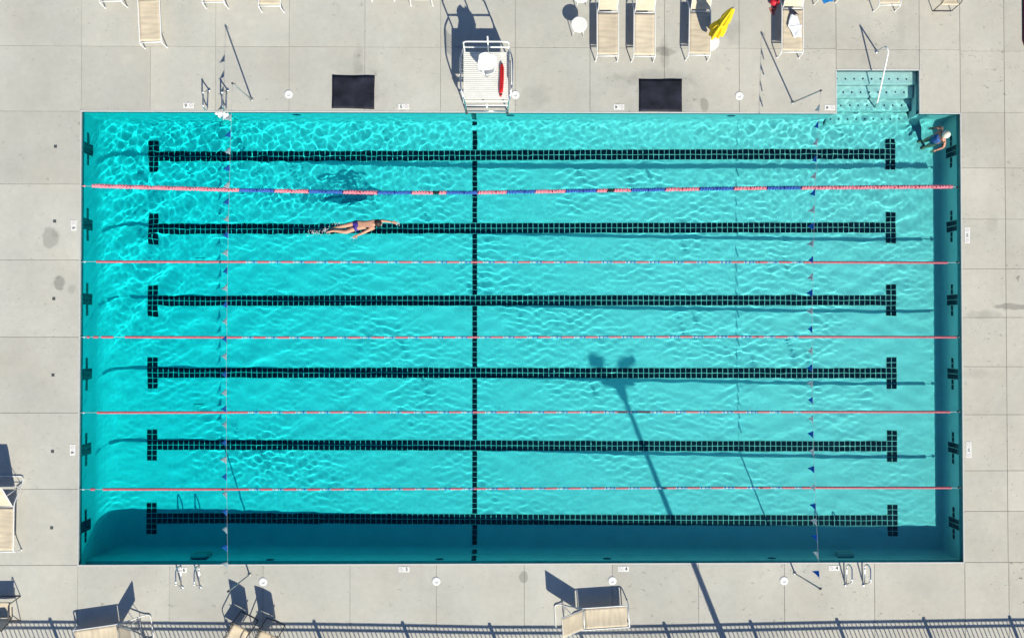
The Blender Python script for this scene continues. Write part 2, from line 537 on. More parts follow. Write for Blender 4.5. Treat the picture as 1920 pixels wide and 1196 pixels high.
# ------------------------------------------------------------------ pool basin
WX, WY = NX + 0.02, NY + 0.02
NOTCH = (8.92, 11.35, 7.65)
def cove(lo, hi, r_lo, r_hi, wall_lo, mids):
    """samples across the basin: (coordinate, height above the floor, is it the rim)"""
    out = [(lo, 9.0, True)]
    for k in range(9):
        a = k / 8 * math.pi / 2
        out.append((lo + r_lo * (1 - math.cos(a)), r_lo * (1 - math.sin(a)), False))
    out += [(m_, 0.0, False) for m_ in mids if lo + r_lo < m_ < hi - r_hi]
    for k in range(8, -1, -1):
        a = k / 8 * math.pi / 2
        out.append((hi - r_hi * (1 - math.cos(a)), r_hi * (1 - math.sin(a)), False))
    out.append((hi, 9.0, True))
    return out
xs = cove(-WX, WX, 0.58, 0.16, 0, sorted(list(np.linspace(-11.5, 12.2, 40)) + [NOTCH[0], NOTCH[1]]))
ys = cove(-WY, WY, 0.22, 0.22, 0, list(np.linspace(-6, 6, 14)))
mb = MB()
vs, fs = [], []
HIDDEN_LEDGE_LOW = lambda x: ZW + .29 * floor_z(x) + .03
HIDDEN_LEDGE = -0.30       # ledge of an unseen recess added on the sunward sides to shorten underwater shadows
for (x, hx, rx) in xs:
    for (y, hy, ry) in ys:
        if rx or ry: zz = HIDDEN_LEDGE_LOW(x) if y < -WY + 1e-6 else HIDDEN_LEDGE if x > WX - 1e-6 else -0.004
        else: zz = min(HIDDEN_LEDGE_LOW(x) - .01, floor_z(x) + max(hx, hy))
        vs.append((x, y, zz))
nY = len(ys)
for i in range(len(xs) - 1):
    for j in range(nY - 1):
        if j == nY - 2 and xs[i][0] >= NOTCH[0] - 1e-6 and xs[i + 1][0] <= NOTCH[1] + 1e-6: continue
        fs.append((i * nY + j, (i + 1) * nY + j, (i + 1) * nY + j + 1, i * nY + j + 1))
mb.add(vs, fs, 0, False)
zb = floor_z(10) + 0.3
def quad(a, b, c, d): mb.add([a, b, c, d], [(0, 1, 2, 3)])
quad((NOTCH[0], WY, -1.2), (NOTCH[0], NOTCH[2], -1.2), (NOTCH[0], NOTCH[2], -.004), (NOTCH[0], WY, -.004))
quad((NOTCH[1], NOTCH[2], -1.2), (NOTCH[1], WY, -1.2), (NOTCH[1], WY, HIDDEN_LEDGE), (NOTCH[1], NOTCH[2], HIDDEN_LEDGE))
quad((NOTCH[0], NOTCH[2], -1.2), (NOTCH[1], NOTCH[2], -1.2), (NOTCH[1], NOTCH[2], -.004), (NOTCH[0], NOTCH[2], -.004))
GY, GX = -WY - 1.3, WX + .6
xk = [-WX, -9.4, -3.25, 2.83, 8.9, GX]
for a, b in zip(xk, xk[1:]):
    quad((a, GY, HIDDEN_LEDGE_LOW(a)), (b, GY, HIDDEN_LEDGE_LOW(b)), (b, -WY, HIDDEN_LEDGE_LOW(b)), (a, -WY, HIDDEN_LEDGE_LOW(a)))
    quad((a, GY, HIDDEN_LEDGE_LOW(a)), (b, GY, HIDDEN_LEDGE_LOW(b)), (b, GY, -.02), (a, GY, -.02))
quad((WX, -WY, HIDDEN_LEDGE_LOW(WX)), (GX, -WY, HIDDEN_LEDGE_LOW(GX)), (GX, -WY, HIDDEN_LEDGE), (WX, -WY, HIDDEN_LEDGE))
quad((WX, -WY, HIDDEN_LEDGE), (GX, -WY, HIDDEN_LEDGE), (GX, WY, HIDDEN_LEDGE), (WX, WY, HIDDEN_LEDGE))
quad((GX, GY, HIDDEN_LEDGE_LOW(GX)), (GX, WY, HIDDEN_LEDGE_LOW(GX)), (GX, WY, -.02), (GX, GY, -.02))
quad((WX, WY, HIDDEN_LEDGE), (GX, WY, HIDDEN_LEDGE), (GX, WY, -.02), (WX, WY, -.02))
quad((-WX, GY, HIDDEN_LEDGE_LOW(-WX)), (-WX, -WY, HIDDEN_LEDGE_LOW(-WX)), (-WX, -WY, -.02), (-WX, GY, -.02))
quad((NOTCH[1], WY + .01, HIDDEN_LEDGE), (NOTCH[1] + .6, WY + .01, HIDDEN_LEDGE), (NOTCH[1] + .6, NOTCH[2], HIDDEN_LEDGE), (NOTCH[1], NOTCH[2], HIDDEN_LEDGE))
quad((NOTCH[1] + .6, WY + .01, HIDDEN_LEDGE), (NOTCH[1] + .6, NOTCH[2], HIDDEN_LEDGE), (NOTCH[1] + .6, NOTCH[2], -.02), (NOTCH[1] + .6, WY + .01, -.02))
quad((NOTCH[1], NOTCH[2], HIDDEN_LEDGE), (NOTCH[1] + .6, NOTCH[2], HIDDEN_LEDGE), (NOTCH[1] + .6, NOTCH[2], -.02), (NOTCH[1], NOTCH[2], -.02))
quad((NOTCH[1], WY + .01, HIDDEN_LEDGE), (NOTCH[1] + .6, WY + .01, HIDDEN_LEDGE), (NOTCH[1] + .6, WY + .01, -.02), (NOTCH[1], WY + .01, -.02))
basin = tag(mb.build('pool_basin', M['plaster']), kind='structure')

# the pale rim of the pool and the dark row of tile just under it
mb = MB()
cw = 0.035
rim = ((-NX - cw / 2 + .012, 0, cw, 2 * NY + .05), (NX + cw / 2 - .012, 0, cw, 2 * NY + .05), (0, -NY - cw / 2 + .012, 2 * NX - .03, cw),
       ((-NX + 8.94) / 2 + .007, NY + cw / 2 - .012, NX + 8.94 - .03, cw), ((11.33 + NX) / 2, NY + cw / 2 - .012, NX - 11.33 - .03, cw),
       (8.94 - cw / 2 + .012, (NY + 7.63) / 2 + .0, cw, 7.63 - NY + .02), (11.33 + cw / 2 - .012, (NY + 7.63) / 2, cw, 7.63 - NY + .02), ((8.94 + 11.33) / 2, 7.63 + cw / 2 - .012, 11.33 - 8.94 - .03, cw))
for (x, y, w, d) in rim: mb.box((x, y, -0.004), (w, d, 0.02), bev=0.004)
mb.build('coping', M['coping'], basin)
mb = MB()
for (x, y, w, d) in ((-NX - .004, 0, .012, 2 * NY), (-1.78, NY + .004, 21.4, .012), (11.92, NY + .004, 1.1, .012), (8.94 - .004, 7.01, .012, 1.2), (10.135, 7.634, 2.36, .012)):
    mb.box((x, y, -0.125), (w, d, 0.10))
mb.build('waterline_band', M['band'], basin)

# lane markings: rows of navy tiles set in pale grout
TP, TS = 0.1556, 0.1385
tile_me = MB().box((0, 0, 0.004), (TS, TS, 0.008), bev=0.003).mesh('tile', M['tile'])
LANES = [5.40, 3.225, 1.076, -1.072, -3.222, -5.40]
X_T0 = -11.20
NCOL = 143
SLOPE = lambda x: math.atan((floor_z(x + .1) - floor_z(x - .1)) / .2)
def put_tile(x, y, parent):
    o = mesh_obj('tile', tile_me, parent, (x, y, floor_z(x) + 0.006))
    o.rotation_euler = (random.uniform(-.012, .012), -SLOPE(x) + random.uniform(-.012, .012), random.uniform(-.008, .008))
def grout_strip(mb, x0, x1, y0, y1):
    n = max(1, int((x1 - x0) / 0.5))
    for i in range(n):
        a, b = x0 + (x1 - x0) * i / n, x0 + (x1 - x0) * (i + 1) / n
        za, zb = floor_z(a) + .006, floor_z(b) + .006
        mb.add([(a, y0, za), (b, y0, zb), (b, y1, zb), (a, y1, za)], [(0, 1, 2, 3)])
XC = -1.418
for k, yl in enumerate(LANES):
    mb = MB()
    xe = X_T0 + NCOL * TP
    g = .005
    grout_strip(mb, X_T0 + 2 * TP + g, xe - 2 * TP - g, yl - TP - g, yl + TP + g)
    for xa in (X_T0, xe - 2 * TP): grout_strip(mb, xa - g, xa + 2 * TP + g, yl - 3 * TP - g, yl + 3 * TP + g)
    lm = mb.build('lane_marking', M['grout'], basin)
    for i in range(NCOL):
        x = X_T0 + (i + .5) * TP
        rows = (-2.5, -1.5, -.5, .5, 1.5, 2.5) if (i < 2 or i >= NCOL - 2) else (-.5, .5)
        for r in rows: put_tile(x, yl + r * TP, lm)
mb = MB()
edges_y = [WY - .25] + sum([[yl + TP + .006, yl - TP - .006] for yl in LANES], []) + [-WY + .25]
for a, b in zip(edges_y[0::2], edges_y[1::2]): grout_strip(mb, XC - TP / 2 - .005, XC + TP / 2 + .005, b, a)
cl = mb.build('cross_marking', M['grout'], basin)
for a, b in zip(edges_y[0::2], edges_y[1::2]):
    n = max(1, round((a - b) / TP))
    for i in range(n): put_tile(XC, b + (a - b) * (i + .5) / n, cl)
wall_tile = MB().box((0, 0, 0.003), (TS, TS, 0.006), bev=0.002).mesh('tile', M['tile'])
for s in (-1, 1):
    for i in range(7 if s > 0 else 5):
        o = mesh_obj('tile', wall_tile, cl, (XC, s * (WY - .004), ZW - (.10 if s > 0 else .47) - i * TP))
        o.rotation_euler = (s * R(90), 0, 0)
        if i == (6 if s > 0 else 4):
            o.location = (XC, s * (WY - .07), floor_z(XC) + .10); o.rotation_euler = (s * R(45), 0, 0)
# crosses on the end walls
for s in (-1, 1):
    top = ZW - (.05 if s < 0 else .205)
    for yl in LANES:
        mb = MB()
        xw = s * (WX - .003)
        for (y0, y1, z0, z1) in ((-1.02, 1.02, 0, 5.02), (-3.02, -1.02, 1.98, 3.02), (1.02, 3.02, 1.98, 3.02)):
            p = [(xw, yl + y0 * TP, top - z1 * TP), (xw, yl + y1 * TP, top - z1 * TP), (xw, yl + y1 * TP, top - z0 * TP), (xw, yl + y0 * TP, top - z0 * TP)]
            mb.add(p, [(0, 1, 2, 3) if s < 0 else (3, 2, 1, 0)])
        wt = mb.build('wall_target', M['grout'], basin)
        cells = [(c, r) for c in (-.5, .5) for r in range(5)] + [(c, 2) for c in (-2.5, -1.5, 1.5, 2.5)]
        for (c, r) in cells:
            o = mesh_obj('tile', wall_tile, wt, (xw - s * .002, yl + c * TP, top - (r + .5) * TP))
            o.rotation_euler = (0, -s * R(90), 0)

# entry steps in the recess
step_y = [7.285, 6.945, 6.60, 6.24]
step_z = [-.25, -.46, -.67, -.88]
dot_me = MB().lathe([(.026, 0), (.026, .004), (.022, .006)], 10, smooth=False).mesh('tread_dot', M['tile'])
for k in range(4):
    yb = NOTCH[2] - .002 if k == 0 else step_y[k - 1] - .001
    w0, w1 = NOTCH[0] + .003, NOTCH[1] - .003
    mb = MB().box(((w0 + w1) / 2, (step_y[k] + yb) / 2, (step_z[k] - 1.16) / 2), (w1 - w0, yb - step_y[k], step_z[k] + 1.16), bev=0.02)
    st = mb.build('step', M['step_plaster'], basin)
    for i in range(9):
        mesh_obj('tread_dot', dot_me, st, (9.04 + .2525 * i, step_y[k] + .15 + random.uniform(-.006, .006), step_z[k] + .0005))
# floor drains
for (px, py) in ((373, 767), (375, 493)):
    c = atw(px, py)
    d = .13
    dr = MB().box((0, 0, .006), (2 * d + .05, 2 * d + .05, .01)).build('drain', M['plaster'], basin, c)
    mb = MB()
    for (x, y, w, h) in ((-d, 0, .03, 2 * d + .03), (d, 0, .03, 2 * d + .03), (0, -d, 2 * d - .03, .03), (0, d, 2 * d - .03, .03)): mb.box((x, y, .02), (w, h, .02))
    mb.build('frame', M['grate'], dr)
    mb = MB()
    mb.box((0, 0, .016), (.30, .022, .012), rz=R(45)); mb.box((0, 0, .0175), (.30, .022, .012), rz=R(-45)); mb.box((0, 0, .021), (.1, .1, .016))
    mb.build('grate', M['grate'], dr)
# round fittings low on the long walls
fit_me = MB().lathe([(.125, .002), (.09, .006)], 20).mesh('wall_fitting', M['niche'])
for s, lst in ((1, (551, 957, 1376)), (-1, (498, 822, 1142, 1457))):
    for px in lst:
        x = at(px, 213 if s > 0 else 1049, ZW).x
        o = mesh_obj('wall_fitting', fit_me, basin, (x, s * (WY - .001), ZW - (.40 if s > 0 else .60)))
        o.rotation_euler = (s * R(90), 0, 0)

# ------------------------------------------------------------------ water
STEP = 0.03
gx = np.arange(-12.55, 13.45, STEP)
gy = np.arange(-8.75, 7.68, STEP)
X, Y = np.meshgrid(gx, gy)
rng = np.random.default_rng(11)
def bump2(cx, cy_, rx, ry): return np.exp(-(((X - cx) / rx) ** 2 + ((Y - cy_) / ry) ** 2))
def sig(t): return 1 / (1 + np.exp(-t))
def field(n, l0, l1, th0, th1, p=1.6):
    S = np.zeros_like(X)
    for _ in range(n):
        lam = math.exp(rng.uniform(math.log(l0), math.log(l1)))
        th = rng.uniform(th0, th1); ph = rng.uniform(0, 6.2832)
        k = 2 * math.pi / lam
        S += lam ** p * np.sin(k * (X * math.cos(th) + Y * math.sin(th)) + ph)
    return S / math.sqrt(n)
net = field(90, .13, .50, 0, 2 * math.pi, 1.5)
fine = field(60, .13, .30, R(50), R(130))
swell = field(24, .45, .95, R(105), R(150))
cross = field(24, .35, .7, R(60), R(125))
a_net = .045 + .36 * bump2(-11.0, 4.6, 3.6, 2.4) + .32 * bump2(-6.5, 5.5, 4.5, 1.3) + .34 * bump2(1.0, 5.8, 5.0, .9) + .55 * bump2(9.6, 6.0, 3.4, 1.1) + .22 * bump2(9.5, 4.0, 3.0, 1.4)
a_net += .15 * bump2(-11.3, .6, 1.6, 2.2) + .16 * bump2(-7.0, -4.9, 1.7, .8) + .18 * bump2(-4.0, 3.8, 3.0, 1.3) + .05 * bump2(6, 2.5, 5, 2) + .22 * bump2(10.2, 7.0, 1.3, .7)
a_fine = .07 + .13 * bump2(1.5, -1.0, 6.5, 4.0) + .16 * bump2(8.0, .5, 3.0, 3.0) + .12 * bump2(3.0, 3.8, 5, 1.3) + .18 * bump2(-7.2, -4.7, 1.4, .7) + .16 * bump2(-4.8, 2.6, 1.5, .5)
patch = field(14, 1.6, 5.0, 0, 2 * math.pi, 0.0)
patch = np.clip(1 + .55 * patch / patch.std(), .15, 2.2)      # calm and ruffled stretches
a_fine = a_fine * patch
a_swell = .02 + .32 * bump2(-11.2, 1.6, 2.2, 1.9) + .10 * bump2(-8.0, -.8, 3.5, 2.0)
a_cross = .06 + .06 * bump2(-6, 0, 5, 4) + .17 * bump2(11, 2.5, 2, 2.5) + .10 * bump2(8, -2, 4, 3)
H = .031 * (a_net * net + a_swell * swell + a_cross * cross) + .036 * a_fine * fine
# the swimmer's wake
sw = at(655, 428, ZW)
wake = field(60, .12, .40, 0, 2 * math.pi, 1.5)
H += .019 * wake * (.9 * bump2(sw.x - 1.5, sw.y + .05, 1.5, .36) + .15 * bump2(sw.x - .6, sw.y + .05, 1.5, .6) + .3 * bump2(sw.x + .95, sw.y + .05, .35, .35))
# the ripples run on under the deck: hidden water added to set shadow edges
under = (np.abs(X) > NX) | (Y < -NY)
Z = np.where(under, np.minimum(ZW + H, -.079), ZW + H)
reach_y = lambda x: NY + .48 * np.interp(x, [-12.5, -9.4, -3.25, 2.83, 8.9, 12.5], [1.72, 1.70, 1.45, 1.19, 1.05, 1.05]) - .10  # unseen reach, trimmed to the edge of the underwater wall shadow
inside = lambda x, y: ((x > -NX - .03) & (x < NX + .18) & (y < NY + .03) & (y > -reach_y(x))) | ((x > 8.925) & (x < 11.50) & (y > 6) & (y < 7.645))
cxm, cym = (X[:-1, :-1] + X[1:, 1:]) / 2, (Y[:-1, :-1] + Y[1:, 1:]) / 2
keep = inside(cxm, cym).ravel()
ncol = len(gx)
idx = np.arange(X.size).reshape(X.shape)
F = np.stack([idx[:-1, :-1], idx[:-1, 1:], idx[1:, 1:], idx[1:, :-1]], -1).reshape(-1, 4)[keep]
used = np.unique(F)
remap = np.full(X.size, -1, np.int64); remap[used] = np.arange(len(used))
F = remap[F]
co = np.stack([X, Y, Z], -1).reshape(-1, 3)[used]
wme = bpy.data.meshes.new('water')
wme.vertices.add(len(co)); wme.vertices.foreach_set('co', co.ravel().astype(np.float32))
wme.loops.add(F.size); wme.loops.foreach_set('vertex_index', F.ravel().astype(np.int32))
wme.polygons.add(len(F)); wme.polygons.foreach_set('loop_start', np.arange(0, F.size, 4, dtype=np.int32))
wme.update(calc_edges=True)
wme.polygons.foreach_set('use_smooth', np.ones(len(F), dtype=bool))
dep = np.interp(co[:, 0], [-12.5, -9.4, -3.25, 2.83, 8.9, 12.5], [1.72, 1.70, 1.45, 1.19, 1.05, 1.05])
instep = (co[:, 0] > 8.8) & (co[:, 0] < 11.4) & (co[:, 1] > 6.1)
dep = np.where(instep, np.clip(np.interp(co[:, 1], [6.1, 6.3, 6.6, 6.95, 7.3, 7.65], [1.05, .8, .62, .45, .3, .15]), 0, 2), dep)
att = wme.attributes.new('water_depth', 'FLOAT', 'POINT')
att.data.foreach_set('value', dep.astype(np.float32))
wme.materials.append(M['water'])
wme.update()
water = bpy.data.objects.new('water', wme)
COL.objects.link(water)
water.cycles.is_caustics_caster = True
tag(water, kind='structure')

# ------------------------------------------------------------------ lane ropes
def path_at(pts, s):
    """a place along a measured polyline at x = s"""
    return Vector((s, float(np.interp(s, [p[0] for p in pts], [p[1] for p in pts])), 0))
ZR = ZW + 0.046
def rope_parts(root, pts, segs, pitch, float_fn, cable_r=.006, lift=0.0):
    """segs: (x0, x1, name, materials, colour rule); every run of one colouring is one part"""
    mb = MB()
    xs_ = np.linspace(pts[0][0], pts[-1][0], 60)
    mb.tube([(x, path_at(pts, x).y, ZR) for x in xs_], cable_r, 6)
    mb.build('cable', M['cable'], root)
    for (x0, x1, name, mats, rule) in segs:
        mb = MB()
        n = max(1, round((x1 - x0) / pitch))
        for i in range(n):
            x = x0 + (i + .5) * (x1 - x0) / n
            y = path_at(pts, x).y
            float_fn(mb, (x, y, ZR + lift + .004 * math.sin(x * 5.1)), (x1 - x0) / n, rule(i, n), i)
        mb.build(name, mats, root)
def big_float(mb, c, w, mi, i):
    # a wave-breaking float: two finned discs twisted against each other on a thin hub
    n = 14
    prof = [(.022, -w * .5), (.058, -w * .42), (.066, -w * .30), (.040, -w * .10), (.040, w * .10), (.066, w * .26), (.058, w * .40), (.022, w * .5)]
    vs = []
    for (r, h) in prof:
        for k in range(n):
            a = 2 * math.pi * k / n
            rr = r * (1.0 if k % 2 else .84)
            vs.append((c[0] + h + .016 * math.sin(a * 1 + i * 1.1), c[1] + rr * math.cos(a + h * 9), c[2] + rr * math.sin(a + h * 9)))
    fs = [(q * n + k, q * n + (k + 1) % n, (q + 1) * n + (k + 1) % n, (q + 1) * n + k) for q in range(len(prof) - 1) for k in range(n)]
    mb.add(vs, fs, mi, False)
def disc_float(mb, c, w, mi, i):
    # one rib of a run of discs, open at its ends so that neighbouring ribs join up
    n = 10
    vs = []
    for (r, h) in ((.018, -w * .5), (.037, -w * .36), (.037, w * .14), (.018, w * .28), (.018, w * .5)):
        for k in range(n):
            a = 2 * math.pi * (k + .5) / n
            vs.append((c[0] + h, c[1] + r * math.cos(a), c[2] + r * math.sin(a)))
    mb.add(vs, [(q * n + k, q * n + (k + 1) % n, (q + 1) * n + (k + 1) % n, (q + 1) * n + k) for q in range(4) for k in range(n)], mi, False)
P1 = [(-12.50, 4.27), (-12.27, 4.284), (-8.2, 4.17), (-4.267, 4.10), (-1.384, 4.105), (2.421, 4.172), (6.392, 4.24), (12.22, 4.295), (12.50, 4.29)]
px1 = lambda q: at(q, 356, ZW).x
runs = [(175, 450, 'p'), (450, 516, 'b'), (516, 580, 'p'), (580, 644, 'b'), (644, 708, 'p'), (708, 772, 'b'), (772, 812, 'p'), (812, 823, 'k'), (823, 837, 'p'), (837, 896, 'b'), (896, 950, 'p'), (950, 1003, 'b'),
        (1003, 1060, 'p'), (1060, 1118, 'b'), (1118, 1138, 'p'), (1138, 1150, 'k'), (1150, 1182, 'p'), (1182, 1246, 'b'), (1246, 1310, 'p'), (1310, 1374, 'b'), (1374, 1436, 'p'), (1436, 1500, 'b'), (1500, 1784, 'p')]
nm = {'p': ('pink_floats', M['pink']), 'b': ('blue_floats', M['blue']), 'k': ('black_floats', M['blackf'])}
r1 = empty('lane_rope', (0, 0, 0))
tag(r1, 'thick lane rope of pink and blue floats, next to the entry steps side', 'lane rope', 'lane ropes across the pool')
rope_parts(r1, P1, [(px1(a), px1(b), nm[c][0], [nm[c][1]], lambda i, n: 0) for a, b, c in runs], .098, big_float, .006, .022)
MIX = [M['skyblue'], M['whitef'], M['blue']]
THIN = [(491.5, 183, 462, 1505, 1775, [], 'thin red and pale blue lane rope just below the freestyle swimmer'),
        (631.5, 236, 455, 1508, 1791, [(165, 170), (177, 186), (192, 214)], 'thin red and pale blue lane rope with loose gaps between floats at its left end'),
        (772, 184, 466, 1500, 1780, [], 'thin red and pale blue lane rope just below the floodlight shadow on the pool floor'),
        (914.5, 195, 468, 1502, 1782, [(172, 180)], 'thin red and pale blue lane rope nearest the shaded long wall and the fence')]
for (py, a0, a1, b0, b1, loose, lab) in THIN:
    yl = at(960, py, ZW).y
    xx = lambda q: at(q, py, ZW).x
    bow = random.uniform(-.035, .035)
    pts = [(-12.5, yl), (-6, yl + bow), (0, yl + .3 * bow), (6, yl - bow * .4), (12.5, yl - .012)]
    rt = empty('lane_rope')
    tag(rt, lab, 'lane rope', 'lane ropes across the pool')
    one = lambda i, n: 0
    segs = [(xx(a0), xx(a1), 'red_floats', [M['red']], one), (xx(b0), xx(b1), 'red_floats', [M['red']], one)]
    segs += [(xx(a), xx(b), 'red_floats', [M['red']], one) for a, b in loose]
    q = a1
    period = 44.35
    while q < b0 - 5:
        e = min(q + 21.5, b0)
        rich = (q - 500) / 900
        segs.append((xx(q), xx(e), 'blue_and_white_floats', MIX, lambda i, n, w=rich: (1 if i in (0, 2, 3) else (0 if (i + int(w * 3)) % 3 else 2))))
        if e < b0 - 4: segs.append((xx(e), xx(min(e + period - 21.5, b0)), 'red_floats', [M['red']], one))
        q += period
    rope_parts(rt, pts, segs, .037, disc_float)
    for s in (-1, 1):
        MB().lathe([(.012, -.03), (.028, -.02), (.028, .02), (.012, .03)], 8, (s * 12.40, yl, ZR), 'X').tube([(s * 12.40, yl, ZR), (s * 12.50, yl, ZR + .02)], .007, 6).build('anchor_hook', M['whitef'] if s < 0 else M['blackf'], rt)
for s in (-1, 1):
    y = 4.28
    MB().lathe([(.012, -.03), (.03, -.02), (.03, .02), (.012, .03)], 8, (s * 12.42, y, ZR), 'X').tube([(s * 12.42, y, ZR), (s * 12.50, y, ZR + .02)], .007, 6).build('anchor_hook', M['pink'] if s < 0 else M['blackf'], r1)

# ------------------------------------------------------------------ pennant lines and their poles
POLE = {'tl': ((472, 187), (436, 157)), 'bl': ((467.7, 1076.6), (428, 1108)), 'tr': ((1486.4, 192.6), (1538.6, 170.5)), 'br': ((1490, 1074), (1537.8, 1103))}
HP = 1.95
tops = {}
POLE_LAB = {'tl': 'thin grey flag pole leaning beside the top left ladder', 'bl': 'thin grey flag pole beside the pair of sling chairs at the fence side',
            'tr': 'thin grey flag pole standing between the end lounger and the entry steps', 'br': 'thin grey flag pole beside the ladder at the fence side, right end'}
for k, (b, t) in POLE.items():
    B, T = at(*b), at(*t, HP)
    tops[k] = T
    root = empty('flag_pole', B)
    tag(root, POLE_LAB[k], 'pole', 'flag poles at the pool edge')
    d = T - B
    MB().tube([(0, 0, .0), d * .5, d], .021, 10).build('post', M['galv'], root)
    MB().lathe([(.055, 0), (.055, .008), (.03, .02)], 14).build('base_plate', M['galv'], root)
    MB().tube([d * .985 + Vector((0, 0, 0)), d * .985 + Vector((.05, 0, .02)), d * .985 + Vector((.06, .02, -.05))], .007, 6).lathe([(.027, -.01), (.03, .02), (.012, .04)], 10, tuple(d)).build('cleat', M['bronze'], root)
def pennant_line(a, b, lab, bow, sag, wind, ys, n_first_blue):
    A, B = tops[a], tops[b]
    root = empty('pennant_line')
    tag(root, lab, 'flags', 'pennant lines over the pool')
    def P(t):
        s = 4 * t * (1 - t)
        return A.lerp(B, t) + Vector((bow * s, 0, -sag * s))
    MB().tube([P(i / 40) for i in range(41)], .0035, 5).build('cord', M['cord'], root)
    for i, py in enumerate(ys):
        y = at(960, py, HP - .15).y
        t = (y - A.y) / (B.y - A.y)
        c = P(t)
        blue = (i % 2 == 0) == n_first_blue
        w = .10
        L_ = .25
        ang = wind + random.uniform(-.13, .13)
        d = Vector((-math.sin(ang), random.uniform(-.08, .08), -math.cos(ang))).normalized()
        def fn(u, v, c=c, d=d, w=w):
            half = w * (1 - v * .96)
            return c + Vector((0, (u - .5) * 2 * half, 0)) + d * (v * L_) + Vector((.018 * math.sin(u * 5 + v * 4), 0, 0)) * v
        MB().sheet(5, 6, fn, .0012).build('pennant', M['flag_blue'] if blue else M['flag_white'], root)
ys_right = [204, 235, 267, 298, 330, 361, 393, 424, 457, 487, 519, 549, 583, 618, 658, 690, 720, 751, 786, 815, 847, 880, 915, 950, 978, 1008, 1040, 1075]
pennant_line('tr', 'br', 'string of blue and white pennants near the steps end of the pool', -.17, .10, .20, ys_right, False)
ys_left = [224, 255, 286, 318, 349, 380, 411, 442, 475, 508, 540, 571, 603, 636, 668, 701, 735, 766, 796, 828, 860, 892, 925, 957, 990, 1023, 1055]
pennant_line('tl', 'bl', 'string of blue and white pennants near the deep end of the pool', -.13, .10, .92, ys_left, False)

# ------------------------------------------------------------------ ladders and the step rail
def ladder(px_a, px_b, side, lab):
    """side +1: on the wall at the top of the picture, -1 at the bottom"""
    yA = side * (NY + .62)
    xa, xb = px_a, px_b
    root = empty('pool_ladder', ((xa + xb) / 2, side * NY, 0), 0 if side < 0 else math.pi)
    tag(root, lab, 'ladder', 'ladders at the pool edge')
    half = abs(xb - xa) / 2
    for sx in (-half, half):
        loop = [(sx, -.62, .0), (sx, -.40, .43), (sx, -.02, .43), (sx, .035, .25), (sx, -.03, .10), (sx, -.55, .06)]
        MB().tube(fillet(loop, .09, 6), .019, 10).build('grab_rail', M['steel'], root)
        MB().lathe([(.05, 0), (.05, .006), (.026, .016)], 14, (sx, -.62, .001)).build('escutcheon', M['steel'], root)
        MB().lathe([(.028, -.02), (.032, 0), (.028, .02)], 12, (sx, -.41, .415), 'Y').build('joint_collar', M['white_plastic'], root)
    for k in range(3):
        MB().box((0, .065, ZW - .62 - .25 * k), (2 * half - .03, .13, .04), bev=.012).box((0, .005, ZW - .68 - .25 * k), (2 * half - .06, .02, .08)).build('tread', M['white_plastic'], root)
for a, b, s, lab in ((at(391.8, 165).x, at(426.5, 167).x, 1, 'steel ladder rails at the deep end, a flag shadow falling between them'),
                     (at(341.4, 1099.6).x, at(375.5, 1098.5).x, -1, 'steel ladder rails hard against the number six marker on the fence side'),
                     (at(1585, 1094.4).x, at(1619, 1094).x, -1, 'steel ladder rails at the shallow end on the fence side')):
    ladder(a, b, s, lab)
root = empty('step_handrail', at(1644, 96.5))
tag(root, 'white tubular handrail running down over the entry steps', 'handrail')
o0 = at(1644, 96.5)
pts = [Vector((0, 0, 0)), at(1661, 87, .80) - o0, at(1666, 97, .82) - o0, at(1645, 193, ZW + .03) - o0, atw(1641, 203, -.66) - o0]
MB().tube(fillet(pts, .12, 6), .021, 10).build('rail', M['white_metal'], root)
MB().lathe([(.06, 0), (.06, .006), (.03, .018)], 14).build('escutcheon', M['steel'], root)

# churned white water where the pump returns under the top left ladder
mb = MB()
rf = random.Random(5)
for _ in range(420):
    t = rf.random() ** .8
    px = 400 + t * 16 + rf.uniform(0, 1) * (26 - 8 * t)
    py = 209.5 + t * 15 + rf.gauss(0, 1.2)
    c = at(px, py, ZW)
    if c.y > NY - .01: continue
    r = rf.uniform(.008, .028) * (1.15 - .7 * t)
    c.z += rf.uniform(.0, .012)
    mb.add([(c.x + r, c.y, c.z), (c.x, c.y + r, c.z), (c.x - r, c.y, c.z), (c.x, c.y - r, c.z), (c.x, c.y, c.z + r * .6)], [(0, 1, 4), (1, 2, 4), (2, 3, 4), (3, 0, 4)], 0, True)
tag(mb.build('foam', M['foam']), 'white churned water under the top left ladder', 'foam', kind='stuff')

# ------------------------------------------------------------------ small fittings in the deck
lid_me = MB().lathe([(.112, 0), (.112, .006), (.106, .010), (.03, .011), (.028, .007), (.012, .007), (.011, .011)], 28).mesh('lid', M['white_plastic'])
ring_me = MB().lathe([(.126, 0), (.124, .004), (.113, .0045)], 28).mesh('collar', M['coping'])
for (px, py, lab) in ((541, 177, 'round white skimmer lid left of the first black mat'), (966, 178, 'round white skimmer lid beside the lifeguard stand'), (1386, 180, 'round white skimmer lid right of the second black mat'),
                      (493, 1090, 'round white skimmer lid beside the two sling chair shadows'), (818, 1089, 'round white skimmer lid on the bare deck right of the bottom number five'),
                      (1148, 1088, 'round white skimmer lid just above the sideways lounger'), (1470, 1088, 'round white skimmer lid just left of the bottom right flag pole')):
    r = empty('skimmer_lid', at(px, py, .0015)); tag(r, lab, 'lid', 'skimmer lids in the deck')
    mesh_obj('lid', lid_me, r); mesh_obj('collar', ring_me, r)
sock = MB().box((0, 0, .003), (.085, .085, .006), bev=.002).mesh('cover', M['socket'])
slit = MB().box((-.018, 0, .0065), (.012, .055, .002)).box((.018, 0, .0065), (.012, .055, .002)).mesh('slots', M['blackf'])
